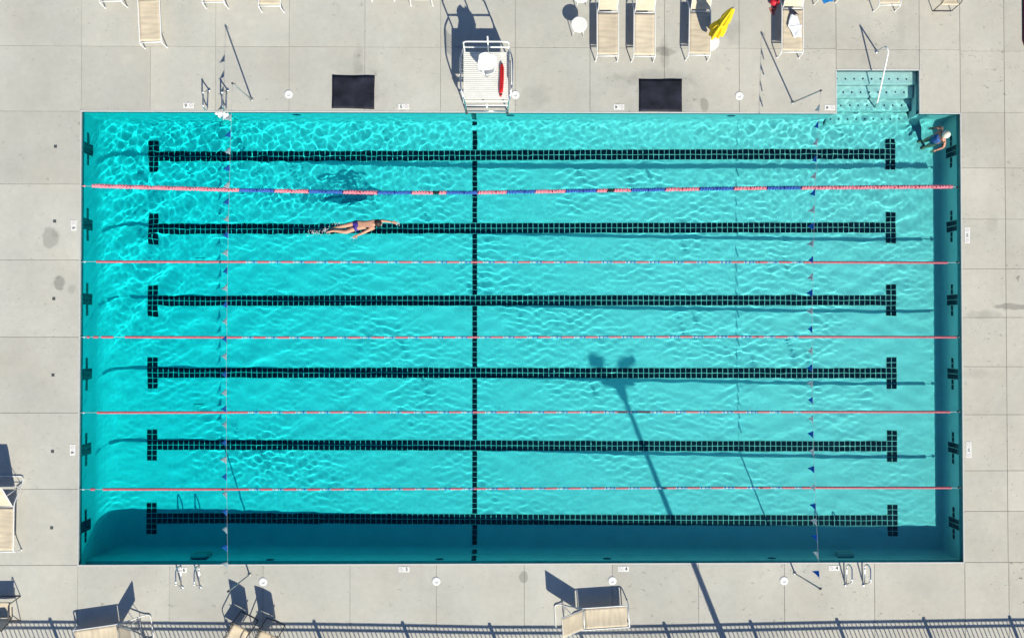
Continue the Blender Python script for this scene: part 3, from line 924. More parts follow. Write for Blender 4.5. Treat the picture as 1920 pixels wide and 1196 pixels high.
near = ['above the first lane line', 'beside the round damp patch', 'just below the brown damp stain', 'beside the fourth lane', 'beside the lower number six marker', 'right of the cut-off lounger']
for (px, py), nr in zip(((104, 275), (102.5, 415), (101, 560), (99.5, 703), (98.5, 846), (97, 989)), near):
    r = empty('starting_block_socket', at(px, py, .0015)); tag(r, 'small dark square socket in the deck ' + nr, 'socket', 'starting block sockets')
    mesh_obj('cover', sock, r); mesh_obj('slots', slit, r)

_font_cache = {}
def text_mesh(s, size, m):
    key = (s, size)
    if key not in _font_cache:
        cu = bpy.data.curves.new('txt', 'FONT')
        cu.body = s; cu.size = size; cu.align_x = 'CENTER'; cu.align_y = 'CENTER'
        cu.extrude = .0004; cu.offset = .0025
        o = bpy.data.objects.new('txt', cu)
        COL.objects.link(o)
        dg = bpy.context.evaluated_depsgraph_get()
        me = bpy.data.meshes.new_from_object(o.evaluated_get(dg))
        me.materials.clear(); me.materials.append(m)
        me.name = 'numeral'
        bpy.data.objects.remove(o); bpy.data.curves.remove(cu)
        _font_cache[key] = me
    return _font_cache[key]
plate = MB().box((0, 0, .003), (.149, .149, .006), bev=.002).mesh('plate', M['ceramic'])
def ring_mesh():
    mb = MB(); n = 24
    vs = []
    for k in range(n):
        a = 2 * math.pi * k / n
        for r in (.040, .052): vs.append((r * math.cos(a), r * math.sin(a), .0068))
    mb.add(vs, [(2 * k, 2 * k + 1, (2 * k + 3) % (2 * n), (2 * k + 2) % (2 * n)) for k in range(n)])
    mb.box((0, 0, .0068), (.010, .085, .0004), rz=R(45))
    mb.box((-.006, .004, .0072), (.03, .012, .0004), rz=R(-35)); mb.box((.012, -.012, .0072), (.010, .010, .0004))
    return mb.mesh('no_diving_sign', M['ink_pale'])
sign_me = ring_mesh()
def marker(px, py, up, seq, lab):
    """up: direction of the top of the numerals"""
    r = empty('depth_marker', at(px, py, .002), up - R(90)); tag(r, lab, 'marker', 'depth markers in the deck')
    n = len(seq)
    for i, ch in enumerate(seq):
        x = (i - (n - 1) / 2) * .152
        p = mesh_obj('plate', plate, r, (x, 0, 0))
        if ch == '@': mesh_obj('no_diving_sign', sign_me, p)
        else: mesh_obj('numeral', text_mesh(ch, .135 if len(ch) == 1 else .085, M['ink']), p, (0, 0, .0075))
U, D_, Rt, Lf = R(90), R(-90), 0.0, R(180)
for a in ((353.5, 198, D_, '@6', 'number six depth marker left of the top ladder rails'), (757, 200, D_, '@5', 'number five depth marker between the first mat and the lifeguard stand'),
          (1160.5, 201, D_, '@4', 'number four depth marker beside the second black mat'), (1556, 202, D_, '@4', 'depth marker against the corner of the entry steps'),
          (138.5, 422.5, Rt, '@6', 'sideways number six marker level with the second lane'), (136, 843, Rt, '@6', 'sideways number six marker level with the fifth lane'),
          (1813.5, 441, Lf, ['@', '3½', '@'], 'sideways three-plate depth marker level with the second lane'), (1816.5, 843, Lf, ['@', '3½', '@'], 'sideways three-plate depth marker level with the fifth lane'),
          (340, 1068, U, '@6', 'number six depth marker under the bottom left ladder rails'), (757.5, 1067, U, '@5', 'number five depth marker on the fence side'),
          (1169, 1066, U, '@4', 'number four depth marker above the sideways lounger'), (1564, 1064.5, U, '@4', 'number four depth marker beside the bottom right ladder')):
    marker(*a)

# ------------------------------------------------------------------ mats
def floor_mat(px0, px1, py0, py1, rz, lab):
    A, B = at(px0, py1), at(px1, py0)
    w, h = B.x - A.x, B.y - A.y
    c = (A + B) / 2
    def fn(u, v):
        e = max(abs(u - .5), abs(v - .5)) * 2
        lift = .010 * max(0, math.sin(u * 7 + v * 3 + rz * 40)) * e ** 6
        return ((u - .5) * w * (1 - .012 * math.sin(v * 3.14)), (v - .5) * h * (1 - .02 * math.sin(u * 3.14 + .4)), .016 + lift)
    o = MB().sheet(16, 12, fn, .013).build('rubber_mat', M['rubber'], None, (c.x, c.y, .0), rz)
    tag(o, lab, 'mat', 'black rubber mats on the deck')
floor_mat(622.5, 702.5, 142, 204.5, R(-.9), 'black rubber mat left of the lifeguard stand')
floor_mat(1198, 1278.5, 149, 210, R(-.2), 'black rubber mat in front of the two side by side loungers')

# ------------------------------------------------------------------ sun loungers
def make_lounger(back_deg=39.0):
    """origin on the ground under the hinge, feet end towards +X"""
    root = empty('sun_lounger')
    yy = .30
    half = [Vector((1.275, yy + .012, 0)), Vector((1.272, yy + .004, .20)), Vector((1.262, yy, .358)), Vector((.0, yy, .358)), Vector((-.12, yy, .33)), Vector((-.60, yy + .035, .035)), Vector((-.78, yy + .035, .022))]
    pts = half + [Vector((p.x, -p.y, p.z)) for p in reversed(half)]
    MB().tube(fillet(pts, .10, 5), .0165, 8).build('frame', M['white_metal'], root)
    MB().tube([(1.245, -yy, .352), (1.245, yy, .352)], .0155, 8).build('foot_bar', M['white_metal'], root)
    MB().tube([(.0, -yy + .02, .335), (.0, yy - .02, .335)], .013, 8).build('hinge_bar', M['white_metal'], root)
    MB().tube([(.95, -yy, .335), (.95, -yy + .05, .29), (.95, yy - .05, .29), (.95, yy, .335)], .013, 8).build('stretcher', M['white_metal'], root)
    for sy in (-1, 1):
        MB().lathe([(.024, 0), (.024, .03), (.018, .035)], 10, (1.275, sy * (yy + .012), .001)).build('foot_cap', M['white_plastic'], root)
    def seat(u, v):
        x = .03 + u * 1.165
        return (x, (v - .5) * 2 * (yy - .014), .358 - .022 * math.sin(v * math.pi) * (.5 + .5 * math.sin(u * math.pi)) - .006 * math.sin(u * 9) * math.sin(v * math.pi))
    MB().sheet(18, 9, seat, .006).build('seat_sling', M['sling'], root)
    th = R(back_deg)
    L_ = .80
    bx = lambda s: -.015 - s * math.cos(th)
    bz = lambda s: .372 + s * math.sin(th)
    b = .262
    MB().tube(fillet([(bx(0), -b, bz(0)), (bx(L_), -b, bz(L_)), (bx(L_), b, bz(L_)), (bx(0), b, bz(0))], .05, 4), .0145, 8).build('back_frame', M['white_metal'], root)
    def back(u, v):
        s = .02 + u * (L_ - .01)
        sag = .018 * math.sin(v * math.pi) * math.sin(u * math.pi)
        return (bx(s) + sag * math.sin(th) * .8 * 0 - sag * math.sin(th), (v - .5) * 2 * (b + .006), bz(s) + .016 - sag * math.cos(th))
    MB().sheet(12, 9, lambda u, v: back(1 - u, v), .006).build('back_sling', M['sling'], root)
    for sy in (-1, 1):
        MB().tube([(bx(.42), sy * (b - .01), bz(.42)), (-.50, sy * (b + .02), .10)], .009, 6).build('prop_strut', M['white_metal'], root)
    MB().tube([(-.50, -b - .03, .10), (-.50, b + .03, .10)], .010, 6).build('prop_bar', M['white_metal'], root)
    return root
def set_lounger(o, px, py, heading, lab, from_joint=None):
    """px, py: the point of the ground between the two feet at the foot end"""
    h = R(heading)
    if from_joint is None:
        F = at(px, py)
        o.location = (F.x - 1.275 * math.cos(h), F.y - 1.275 * math.sin(h), 0)
    else:
        o.location = from_joint
    o.rotation_euler = (0, 0, h)
    tag(o, lab, 'lounger', 'white framed sun loungers')
proto = make_lounger()
J16, J14, J15 = at(26, 949.5, .36), at(219.3, 1169.7, .36), at(1093.8, 1140, .36)
LST = [(1136.5, 115.5, -90, 'tan sling lounger beside the round white side table', None), (1204, 116.5, -90.5, 'tan sling lounger second from the side table, empty', None),
       (1305.5, 114, -91, 'tan sling lounger touching the base of the folded yellow umbrella', None), (1477, 108.5, -90.5, 'tan sling lounger with a white towel lying on it', None),
       (293, 90.5, -87, 'tan sling lounger at the upper left, the longest one showing there', None), (218.5, 15, -88, 'lounger at the top edge, leftmost one, only its foot end showing', None),
       (408, 16.5, -90, 'lounger foot end at the top edge, nearest right of the long upper left lounger', None), (512, 23.5, -90, 'lounger foot end at the top edge, halfway between the upper left ladder and first mat', None),
       (718.6, 2.5, -90, 'lounger above the first black mat, only its two feet showing', None), (791, 11.5, -90, 'lounger foot end at the top edge left of the lifeguard stand shadow', None),
       (1657.5, 21.5, -89, 'lounger foot end at the top edge above the step handrail', None), (1546, 7, -84, 'lounger at the top edge with a blue towel over its foot end', None),
       (0, 0, -90.5, 'tan sling lounger cut off by the left edge, foot end towards the fence', (J16.x - .30, J16.y, 0)),
       (0, 0, 188, 'tan sling lounger lying across the fence shadow at the lower left', (J14.x - .3 * -.139, J14.y - .3 * .99, 0)),
       (0, 0, 3.6, 'tan sling lounger standing sideways at the fence side right of centre', (J15.x + .3 * .06, J15.y - .3 * .998, 0))]
for i, (px, py, hd, lab, fj) in enumerate(LST):
    set_lounger(proto if i == 0 else copy_tree(proto), px, py, hd, lab, fj)

# ------------------------------------------------------------------ sling chairs
def make_chair():
    """origin on the ground under the seat, facing +X"""
    root = empty('sling_chair')
    y = .265
    for s in (-1, 1):
        MB().tube(fillet([(.27, s * y, .012), (.22, s * y, .54), (-.34, s * (y + .005), .56)], .07, 5), .0135, 8).build('arm', M['bronze'], root)
        MB().tube(fillet([(.10, s * (y - .012), .36), (-.20, s * (y - .012), .34), (-.40, s * (y - .015), .80)], .08, 5), .0125, 8).build('back_post', M['bronze'], root)
        MB().tube([(-.12, s * (y + .014), .38), (-.42, s * (y + .012), .012)], .0135, 8).build('rear_leg', M['bronze'], root)
    MB().tube([(.27, -y, .015), (.27, 0, .016), (.27, y, .015)], .012, 8).build('front_stretcher', M['bronze'], root)
    MB().tube([(-.42, -y - .01, .016), (-.42, y + .01, .016)], .012, 8).build('rear_stretcher', M['bronze'], root)
    MB().tube([(.235, -y + .01, .385), (.235, y - .01, .385)], .012, 8).build('seat_bar', M['white_metal'], root)
    MB().sheet(9, 8, lambda u, v: (.25 - u * .44, (v - .5) * 2 * (y - .018), .395 - .03 * u - .025 * math.sin(v * math.pi) * math.sin(u * math.pi)), .006).build('seat_sling', M['sling'], root)
    MB().sheet(10, 8, lambda u, v: (-.20 - u * .205 - .02 * math.sin(v * math.pi), (v - .5) * 2 * (y - .026), .362 + u * .445), .006).build('back_sling', M['sling'], root)
    return root
chair = make_chair()
CH = [((449.5, 1175), math.atan2(-.87, -.48), 'tan sling chair cut off by the bottom edge, left one of the pair', 1), ((500.5, 1186), math.atan2(-.92, -.40), 'tan sling chair cut off by the bottom edge, right one of the pair', 1),
      ((4, 1128), R(90), 'tan sling chair cut off by the lower left corner', 0), ((1780.5, 10), R(-90), 'sling chair with dark legs at the upper right corner', 0)]
for i, ((px, py), h, lab, by_back) in enumerate(CH):
    c = chair if i == 0 else copy_tree(chair)
    F = at(px, py, .80 if by_back else .39)
    q = .405 if by_back else -.25
    c.location = (F.x + q * math.cos(h), F.y + q * math.sin(h), 0)
    c.rotation_euler = (0, 0, h)
    tag(c, lab, 'chair', 'tan sling chairs on the deck')

# ------------------------------------------------------------------ side tables, umbrella
def make_table():
    root = empty('side_table')
    h, r = .475, .225
    MB().lathe([(r - .02, h - .03), (r, h - .02), (r, h), (r - .012, h + .004), (r - .03, h - .002), (.01, h - .002)], 32).build('table_top', M['white_plastic'], root)
    mb = MB()
    for q in range(-3, 4):
        o = q * .058
        l = 2 * math.sqrt(max(.0, (r - .028) ** 2 - o * o))
        mb.box((o * .7071, o * .7071, h + .0010), (l, .034, .005), rz=R(-45), bev=.0015)
        mb.box((-o * .7071, o * .7071, h + .0022), (l, .034, .005), rz=R(45), bev=.0015)
    mb.build('lattice', M['slat'], root)
    for k in range(4):
        a = R(45 + 90 * k)
        MB().tube([(.15 * math.cos(a), .15 * math.sin(a), h - .02), (.22 * math.cos(a), .22 * math.sin(a), 0)], .012, 8).build('leg', M['white_metal'], root)
    return root
tb = make_table()
tb.location = at(1083, 58.5)
tag(tb, 'round white lattice side table with its whole top showing', 'table', 'round white side tables')
tb2 = copy_tree(tb)
tb2.location = at(1086, 4.5)
tb2.rotation_euler = (0, 0, R(20))
tag(tb2, 'round white side table cut off by the top edge', 'table', 'round white side tables')

um = empty('umbrella', at(1330.5, 78))
tag(um, 'folded yellow umbrella on a round white base beside a lounger', 'umbrella')
MB().lathe([(.27, 0), (.27, .035), (.25, .055), (.06, .075), (.045, .20), (.025, .21)], 30).build('base', M['white_plastic'], um)
MB().tube([(0, 0, .05), (.004, 0, 1.3), (.0, 0, 2.36)], .0185, 10).build('pole', M['bronze'], um)
mb = MB()
vs, n, rings = [], 48, 22
for q in range(rings):
    t = q / (rings - 1)
    z = .66 + t * 1.62
    base_r = .155 * (1 - t) ** .55 + .028
    waist = 1 - .30 * math.exp(-((t - .42) / .10) ** 2)
    for k in range(n):
        a = 2 * math.pi * k / n
        fold = (1 + .36 * math.sin(8 * a + 2.2 * t) * (1 - .6 * t) + .16 * math.sin(3 * a + 1.3 + t * 3) * (1 - t))
        rr = base_r * waist * fold
        zz = z + (.09 * math.sin(8 * a + .6) + .06 * math.sin(3 * a)) * (1 - t) ** 4
        vs.append((rr * math.cos(a), rr * math.sin(a), zz))
fs = [(q * n + k, q * n + (k + 1) % n, (q + 1) * n + (k + 1) % n, (q + 1) * n + k) for q in range(rings - 1) for k in range(n)]
fs.append(tuple((rings - 1) * n + k for k in range(n)))
mb.add(vs, fs, 0, True)
mb.build('canopy', M['yellow'], um)
MB().lathe([(.02, 2.27), (.026, 2.31), (.02, 2.37), (.008, 2.42)], 12).build('finial', M['galv'], um)
MB().lathe([(.128, 1.29), (.132, 1.31), (.128, 1.34)], 20).build('tie_strap', M['yellow'], um)

# ------------------------------------------------------------------ lifeguard stand
SH = .86
A, B = at(869, 97.5, SH), at(955.5, 186, SH)
cx_, cy2 = (A.x + B.x) / 2, (A.y + B.y) / 2
W_, Dp = B.x - A.x, A.y - B.y
ls = empty('lifeguard_stand', (cx_, cy2, 0))
tag(ls, 'white slatted lifeguard stand with tubular rails near the pool edge', 'stand')
ns = 24
for i in range(ns):
    y = -Dp / 2 + (i + .5) * Dp / ns
    MB().box((0, y, SH - .012), (W_, Dp / ns - .012, .024), bev=.004).build('slat', M['slat'], ls)
for sx in (-1, 1):
    MB().tube([(sx * (W_ / 2 - .08), -Dp / 2, SH - .045), (sx * (W_ / 2 - .08), Dp / 2, SH - .045)], .02, 8).build('platform_beam', M['steel'], ls)
hw = W_ / 2 - .03
yb, yf = Dp / 2 + .015, -Dp / 2 - .06
for sx in (-1, 1):
    MB().tube(fillet([(sx * (hw + .03), yb + .02, 0), (sx * hw, yb, SH), (sx * hw, yb + .005, 1.50)], .05), .022, 10).build('rear_post', M['white_metal'], ls)
    MB().tube(fillet([(sx * (hw - .02), yf - .10, 0), (sx * (hw - .01), yf, .55), (sx * (hw + .02), yf + .03, SH), (sx * (hw + .10), yf + .35, 1.05), (sx * (hw + .11), yb - .30, 1.12), (sx * (hw + .02), yb - .02, 1.10)], .14, 6), .022, 10).build('arm_rail', M['steel'], ls)
    MB().lathe([(.035, 0), (.035, .04), (.024, .05)], 10, (sx * (hw - .02), yf - .10, 0)).build('front_foot', M['bronze'], ls)
    MB().lathe([(.035, 0), (.035, .04), (.024, .05)], 10, (sx * (hw + .03), yb + .02, 0)).build('rear_foot', M['bronze'], ls)
MB().tube(fillet([(-hw, yb, 1.30), (-hw, yb, 1.58), (hw, yb, 1.58), (hw, yb, 1.30)], .12, 6), .022, 10).build('top_rail', M['white_metal'], ls)
MB().tube([(-hw, yb + .005, 1.16), (hw, yb + .005, 1.16)], .022, 10).build('back_rail', M['white_metal'], ls)
MB().tube([(-hw, yf - .01, .50), (hw, yf - .01, .50)], .022, 10).build('front_rail', M['white_metal'], ls)
MB().tube([(-hw, yf - .075, .15), (hw, yf - .075, .15)], .02, 10).build('front_rail', M['steel'], ls)
MB().box((0, yf + .0, .40), (.05, .03, .30)).build('step_post', M['white_metal'], ls)
MB().box((0, -Dp / 2 - .03, SH - .13), (W_ - .10, .025, .10)).build('front_fascia', M['slat'], ls)
ux = at(915, 90, 1.2).x - cx_
MB().tube([(ux, yb - .10, .80), (ux, yb + .02, 1.30), (ux, yb + .03, 1.86)], .02, 10).build('umbrella_socket', M['white_metal'], ls)
mb = MB()      # curved side guard on the left
for k in range(7):
    y = -.10 + .085 * k
    mb.tube(fillet([(-hw - .02, y, SH - .02), (-hw - .13, y, SH + .06), (-hw - .11, y, 1.12)], .06, 4), .009, 6)
mb.build('side_guard', M['steel'], ls)
MB().sheet(10, 8, lambda u, v: (hw + .06 + .055 * math.sin(v * 2.6), -.32 + u * .78, .62 + v * .50), .02).build('side_board', M['white_plastic'], ls)
for sx in (-1, 1):
    MB().sheet(8, 6, lambda u, v: (sx * (hw + .01 + .03 * math.sin(v * 3)), yf + .02 + u * .34 * (1 - .5 * v), .50 + v * .36), .014).build('leg_shield', M['slat'], ls)
# bucket seat on a short post
sc_ = at(912, 128, 1.26)
sx0, sy0 = sc_.x - cx_, sc_.y - cy2
def bucket(u, v):
    w = .245 * (max(.02, 1 - (1 - min(1, v / .34)) ** 2.2)) ** .5 * (1 - .75 * max(0, (v - .72) / .28) ** 2.5)
    x = (u - .5) * 2 * w
    if v < .55: y, z = -.20 + v * .70, 1.27 - .03 * math.sin(v / .55 * math.pi)
    else:
        s = (v - .55) / .45
        y, z = .185 + .10 * s, 1.27 + .34 * s ** 1.2
    z += .10 * (abs(u - .5) * 2) ** 3
    y -= .04 * (abs(u - .5) * 2) ** 2 * (v > .55)
    c_, s_ = math.cos(R(-14)), math.sin(R(-14))
    return (sx0 + c_ * x - s_ * y, sy0 + s_ * x + c_ * y, z)
MB().sheet(12, 16, bucket, .018).build('seat', M['white_plastic'], ls)
MB().lathe([(.10, SH), (.10, SH + .02), (.035, SH + .05), (.035, 1.20), (.09, 1.235)], 16, (sx0, sy0 - .02, 0)).build('seat_post', M['galv'], ls)
# rescue tube
q0, q1 = at(941, 119, SH + .065), at(939, 177, SH + .065)
mid = (q0 + q1) / 2
rt = empty('rescue_tube', (mid.x, mid.y, SH))
tag(rt, 'bright red rescue tube lying on the lifeguard stand', 'rescue tube')
d = q1 - q0
P = [q0 + d * t + Vector((.012 * math.sin(t * 3.1), 0, 0)) - Vector((mid.x, mid.y, SH)) for t in np.linspace(0, 1, 14)]
MB().tube(P, .055, 14, radii=[.022, .044, .056] + [.058] * 8 + [.056, .050, .034]).build('body', M['redv'], rt)
MB().tube([p + Vector((.012, 0, .049)) for p in P[2:12]], .012, 6).build('strap', M['strap'], rt)
MB().tube([P[-2], P[-1] + Vector((0, -.02, 0))], .038, 10).build('end_ring', M['strap'], rt)
MB().tube([P[-1] + Vector((0, -.01, -.01)), P[-1] + Vector((-.01, -.06, -.03))], .026, 8).build('buckle', M['redv'], rt)

# ------------------------------------------------------------------ towels and belongings
def crumple(x, y, s): return .55 * math.sin(5 * x + 2.5 * y + s) + .30 * math.sin(9 * x - 6 * y + 2 * s) + .15 * math.sin(14 * y + 8 * x + s * 3)
def quad_cloth(name, corners, z, amp, m, parent=None, n=16, th=.008, seed=0.0, bulge=.0):
    c = [at(px, py, z) for px, py in corners]
    o = sum(c, Vector()) / 4
    def fn(u, v):
        p = (c[0] * (1 - u) + c[1] * u) * (1 - v) + (c[3] * (1 - u) + c[2] * u) * v
        out = (p - o)
        k = 1 + bulge * math.sin(math.pi * u) * math.sin(3 * math.pi * v + seed) * .5 + .05 * math.sin(7 * u + 5 * v + seed)
        return Vector((out.x * k, out.y * k, (.5 + .5 * crumple(u, v, seed)) * amp * (math.sin(math.pi * min(1, max(0, u))) * .7 + .3)))
    return MB().sheet(n, n, lambda u, v: fn(v, u), th).build(name, m, parent, o)
tw = quad_cloth('towel', [(1482.5, 28), (1494, 30), (1503, 52), (1476, 49)], .395, .055, M['towel'], seed=.4)
lower = quad_cloth('fold', [(1477, 49), (1503, 47), (1502, 70), (1489, 71)], .392, .060, M['towel'], seed=2.1)
lower.parent = tw; lower.location = lower.location - tw.location
tag(tw, 'crumpled white towel spread across a tan lounger', 'towel')
tag(quad_cloth('cloth', [(1481, 18), (1486, 17.5), (1497.5, 28), (1483, 29)], .40, .07, M['navy'], seed=1.0), 'dark crumpled garment lying at the head of the white towel', 'clothing')
tag(quad_cloth('towel', [(1534, -12), (1558, -14), (1562, 3), (1545, 7.5)], .40, .05, M['bluet'], seed=3.0), 'bright blue towel hanging over the foot of a lounger', 'towel')
bg = empty('bag', at(1450.5, 4))
tag(bg, 'small red bag on the ground beside the lounger with the towel', 'bag')
MB().sheet(14, 10, lambda u, v: ((.13 - .03 * math.sin(3 * u * 6.283)) * math.cos(u * 6.283) * math.sin(.25 + v * 2.6), .17 * math.sin(u * 6.283) * math.sin(.25 + v * 2.6), .10 - .10 * math.cos(.25 + v * 2.6)), .006).build('body', M['redbag'], bg)
MB().tube([(-.05, .06, .17), (-.02, .02, .25), (.03, -.03, .25), (.06, -.07, .17)], .009, 6).build('handle', M['strap'], bg)
sd = empty('sandals', at(1449.5, 22), R(20))
tag(sd, 'pair of coral sandals in the shade beside a lounger', 'sandals')
for k, (x, y, a) in enumerate(((-.03, .0, 10), (.07, .06, -35))):
    mb = MB()
    pts = [(.045 * math.cos(t) * (1 + .12 * math.sin(t)), .125 * math.sin(t)) for t in np.linspace(0, 2 * math.pi, 18, endpoint=False)]
    mb.add([(px, py, 0.003) for px, py in pts] + [(px, py, .02) for px, py in pts], [tuple(range(18))[::-1], tuple(range(18, 36))] + [(i, (i + 1) % 18, 18 + (i + 1) % 18, 18 + i) for i in range(18)])
    so = mb.build('sole', M['sandal'], sd, (x, y, 0), R(a))
    MB().tube([(-.04, .0, .02), (-.01, .05, .045), (.03, .0, .02)], .008, 6).build('strap', M['strap'], so)
c0, c1 = at(1917.6, 89), at(1917.6, -30)
mb = MB()
mb.sheet(10, 14, lambda u, v: (c0.x + u * .62 + .05 * max(0, abs(v - .5) * 2 - .92) / .08 * (u < .2), c0.y + v * (c1.y - c0.y), .05 + .035 * math.sin(math.pi * u) * math.sin(math.pi * v) + .0), .048)
tag(mb.build('cushion', M['maroon']), 'dark maroon cushion just showing at the right edge', 'cushion')

# ------------------------------------------------------------------ fence and floodlight pole on the near side, whose shadows cross the deck
FH = 1.80
TANE = 1 / math.tan(SUN_EL)
sun_xy = Vector((SUN_DIR.x, SUN_DIR.y)).normalized() * TANE
fence = empty('fence', (0, -10.15, 0))
tag(fence, 'black picket fence beyond the bottom edge, casting the row of bar shadows', 'fence')
post_me = MB().box((0, 0, (FH + .06) / 2), (.075, .075, FH + .06)).mesh('post', M['fence'])
pick_me = MB().box((0, 0, (FH - .02) / 2 + .06), (.019, .019, FH - .10)).mesh('picket', M['fence'])
SHAD = [(-72, 1164), (95, 1164), (260, 1166), (425, 1167), (590, 1168), (756, 1170.5), (919, 1173.5), (1083, 1174), (1246, 1171.5), (1408, 1168), (1570, 1164.5), (1733, 1162.5), (1894, 1160), (2056, 1158)]
FP = []
for (px, py) in SHAD:
    S = at(px, py)
    FP.append(Vector((S.x - sun_xy.x * FH, S.y - sun_xy.y * FH + 10.15, 0)))
for p in FP: mesh_obj('post', post_me, fence, p)
for a, b in zip(FP, FP[1:]):
    d = b - a
    for (h, w) in ((FH - .015, .042), (FH - .16, .042), (.18, .04)):
        MB().box(((a + b) / 2) + Vector((0, 0, h)), (d.length - .075, w, w), rz=math.atan2(d.y, d.x)).build('rail', M['fence'], fence)
    n = 20
    for k in range(1, n): mesh_obj('picket', pick_me, fence, a + d * (k / n))
Fh = atw(1158.5, 716)
wdir = Vector((SUN_DIR.x, SUN_DIR.y)).normalized()
sw_in = math.asin(math.cos(SUN_EL) / 1.333)
Sx = Vector((Fh.x, Fh.y)) - wdir * math.tan(sw_in) * (ZW - Fh.z)
PH = 7.3
base = Sx - wdir * TANE * (PH - ZW)
lp = empty('floodlight_pole', (base.x, base.y, 0))
tag(lp, 'tall floodlight pole beyond the fence whose shadow falls across the water', 'light pole')
MB().tube([(0, 0, 0), (0, 0, 3.5), (0, 0, PH)], .07, 14, radii=[.085, .075, .058]).build('post', M['galv'], lp)
MB().box((0, 0, .02), (.36, .36, .04)).build('base_plate', M['galv'], lp)
MB().box((0, 0, PH), (.92, .12, .13)).build('cross_arm', M['galv'], lp)
MB().lathe([(.10, PH - .45), (.15, PH - .2), (.15, PH)], 12).build('bracket', M['galv'], lp)
for sx in (-1, 1):
    t = Matrix.Rotation(R(sx * -14), 3, 'Y') @ Matrix.Rotation(R(-32), 3, 'X')
    MB().box((sx * .44, .10, PH + .42), (.36, .50, .18), mat=t).build('lamp_head', M['galv'], lp)
    MB().tube([(sx * .42, 0, PH), (sx * .43, .06, PH + .36)], .03, 8).build('lamp_yoke', M['galv'], lp)

# ------------------------------------------------------------------ the two people
def skin_body(chains, sub=2):
    """chains: lists of (point, radius); the surface grown round each is gathered into one mesh"""
    V, Fc = [], []
    for ch in chains:
        pts, edges, rad = ch
        me = bpy.data.meshes.new('skeleton')
        me.from_pydata([tuple(p) for p in pts], edges, [])
        o = bpy.data.objects.new('skeleton', me)
        COL.objects.link(o)
        sk = o.modifiers.new('s', 'SKIN')
        sk.use_smooth_shade = True
        for i, r in enumerate(rad):
            rr = r if isinstance(r, tuple) else (r, r)
            me.skin_vertices[0].data[i].radius = rr
            me.skin_vertices[0].data[i].use_root = (i == 0)
        ss = o.modifiers.new('u', 'SUBSURF')
        ss.levels = ss.render_levels = sub
        dg = bpy.context.evaluated_depsgraph_get()
        em = bpy.data.meshes.new_from_object(o.evaluated_get(dg))
        b = len(V)
        V += [tuple(v.co) for v in em.vertices]
        Fc += [tuple(b + i for i in p.vertices) for p in em.polygons]
        bpy.data.objects.remove(o); bpy.data.meshes.remove(me); bpy.data.meshes.remove(em)
    return V, Fc
def part_from(name, chains, m, parent, sub=2, off=(0, 0, 0), blobs=()):
    V, Fc = skin_body(chains, sub)
    mb = MB()
    o = Vector(off)
    for (c, axis, r_len, r_side, cut) in blobs:     # rounded skull shapes, long along axis
        w = Vector(axis).normalized()
        u = w.orthogonal().normalized()
        v = w.cross(u)
        n, k = 16, 10
        vs = []
        for i in range(k + 1):
            a = math.pi * (i / k) * cut
            for j in range(n):
                q = 2 * math.pi * j / n
                vs.append(Vector(c) - o + w * (r_len * math.cos(a)) + (u * math.cos(q) + v * math.sin(q)) * (r_side * math.sin(a) + 1e-4))
        mb.add(vs, [(i * n + j, i * n + (j + 1) % n, (i + 1) * n + (j + 1) % n, (i + 1) * n + j) for i in range(k) for j in range(n)], 0, True)
    mb.add([Vector(v) - o for v in V], Fc, 0, True)
    return mb.build(name, m, parent)
def hand_chains(wrist, tip, up, spread=.018):
    """palm and five fingers along wrist -> tip"""
    d = (tip - wrist).normalized()
    side = d.cross(up).normalized()
    palm = wrist + d * .085
    out = [([wrist - d * .02, wrist + d * .04, palm], [(0, 1), (1, 2)], [(.026, .018), (.036, .017), (.036, .015)])]
    for k, (off, ln) in enumerate(((-1.5, .060), (-.5, .075), (.5, .080), (1.5, .070))):
        b = palm + side * off * spread
        out.append(([b - d * .025, b + d * ln * .55 - up * .004, b + d * ln - up * .014], [(0, 1), (1, 2)], [.009, .0085, .007]))
    tb_ = wrist + d * .03 - side * .028
    out.append(([tb_, tb_ + d * .03 - side * .026, tb_ + d * .06 - side * .032], [(0, 1), (1, 2)], [.011, .010, .008]))
    return out
Zup = Vector((0, 0, 1))
z = lambda X_, Y_, h: at(590 + X_ / 10.667, 380 + Y_ / 10.667, h + .055)
pel, mid_, chest, neck = z(850, 455, -.14), z(970, 452, -.12), z(1090, 435, -.105), z(1185, 418, -.10)
h0, h1, h2 = z(1225, 412, -.10), z(1280, 408, -.095), z(1325, 408, -.10)
rs, re, rw, rh = z(1150, 378, -.11), z(1370, 365, -.10), z(1540, 388, -.105), z(1640, 412, -.12)
lsd, le, lw, lh = z(1155, 500, -.085), z(1010, 585, -.06), z(860, 652, -.085), z(770, 695, -.12)
lhip, lk, la, lt = z(825, 505, -.12), z(630, 588, -.10), z(375, 560, -.10), z(225, 600, -.11)
rhip, rk, ra, rtt = z(815, 415, -.13), z(610, 462, -.12), z(420, 500, -.16), z(290, 520, -.18)
verts = [pel, mid_, chest, neck, h0, h1, h2, rs, re, rw, lsd, le, lw, lhip, lk, la, lt, rhip, rk, ra, rtt, lk.lerp(la, .35), rk.lerp(ra, .35)]
rad = [.135, .118, .138, .060, .070, .098, .070, .066, .044, .029, .066, .044, .029, .088, .062, .038, .022, .088, .062, .038, .022, .057, .057]
edg = [(0, 1), (1, 2), (2, 3), (3, 4), (4, 5), (5, 6), (2, 7), (7, 8), (8, 9), (2, 10), (10, 11), (11, 12), (0, 13), (13, 14), (14, 21), (21, 15), (15, 16), (0, 17), (17, 18), (18, 22), (22, 19), (19, 20)]
o_sw = Vector((pel.x, pel.y, ZW))
hc = z(1268, 415, -.085)
p1 = empty('person', o_sw)
tag(p1, 'swimmer in blue and purple trunks doing front crawl along the second lane', 'person')
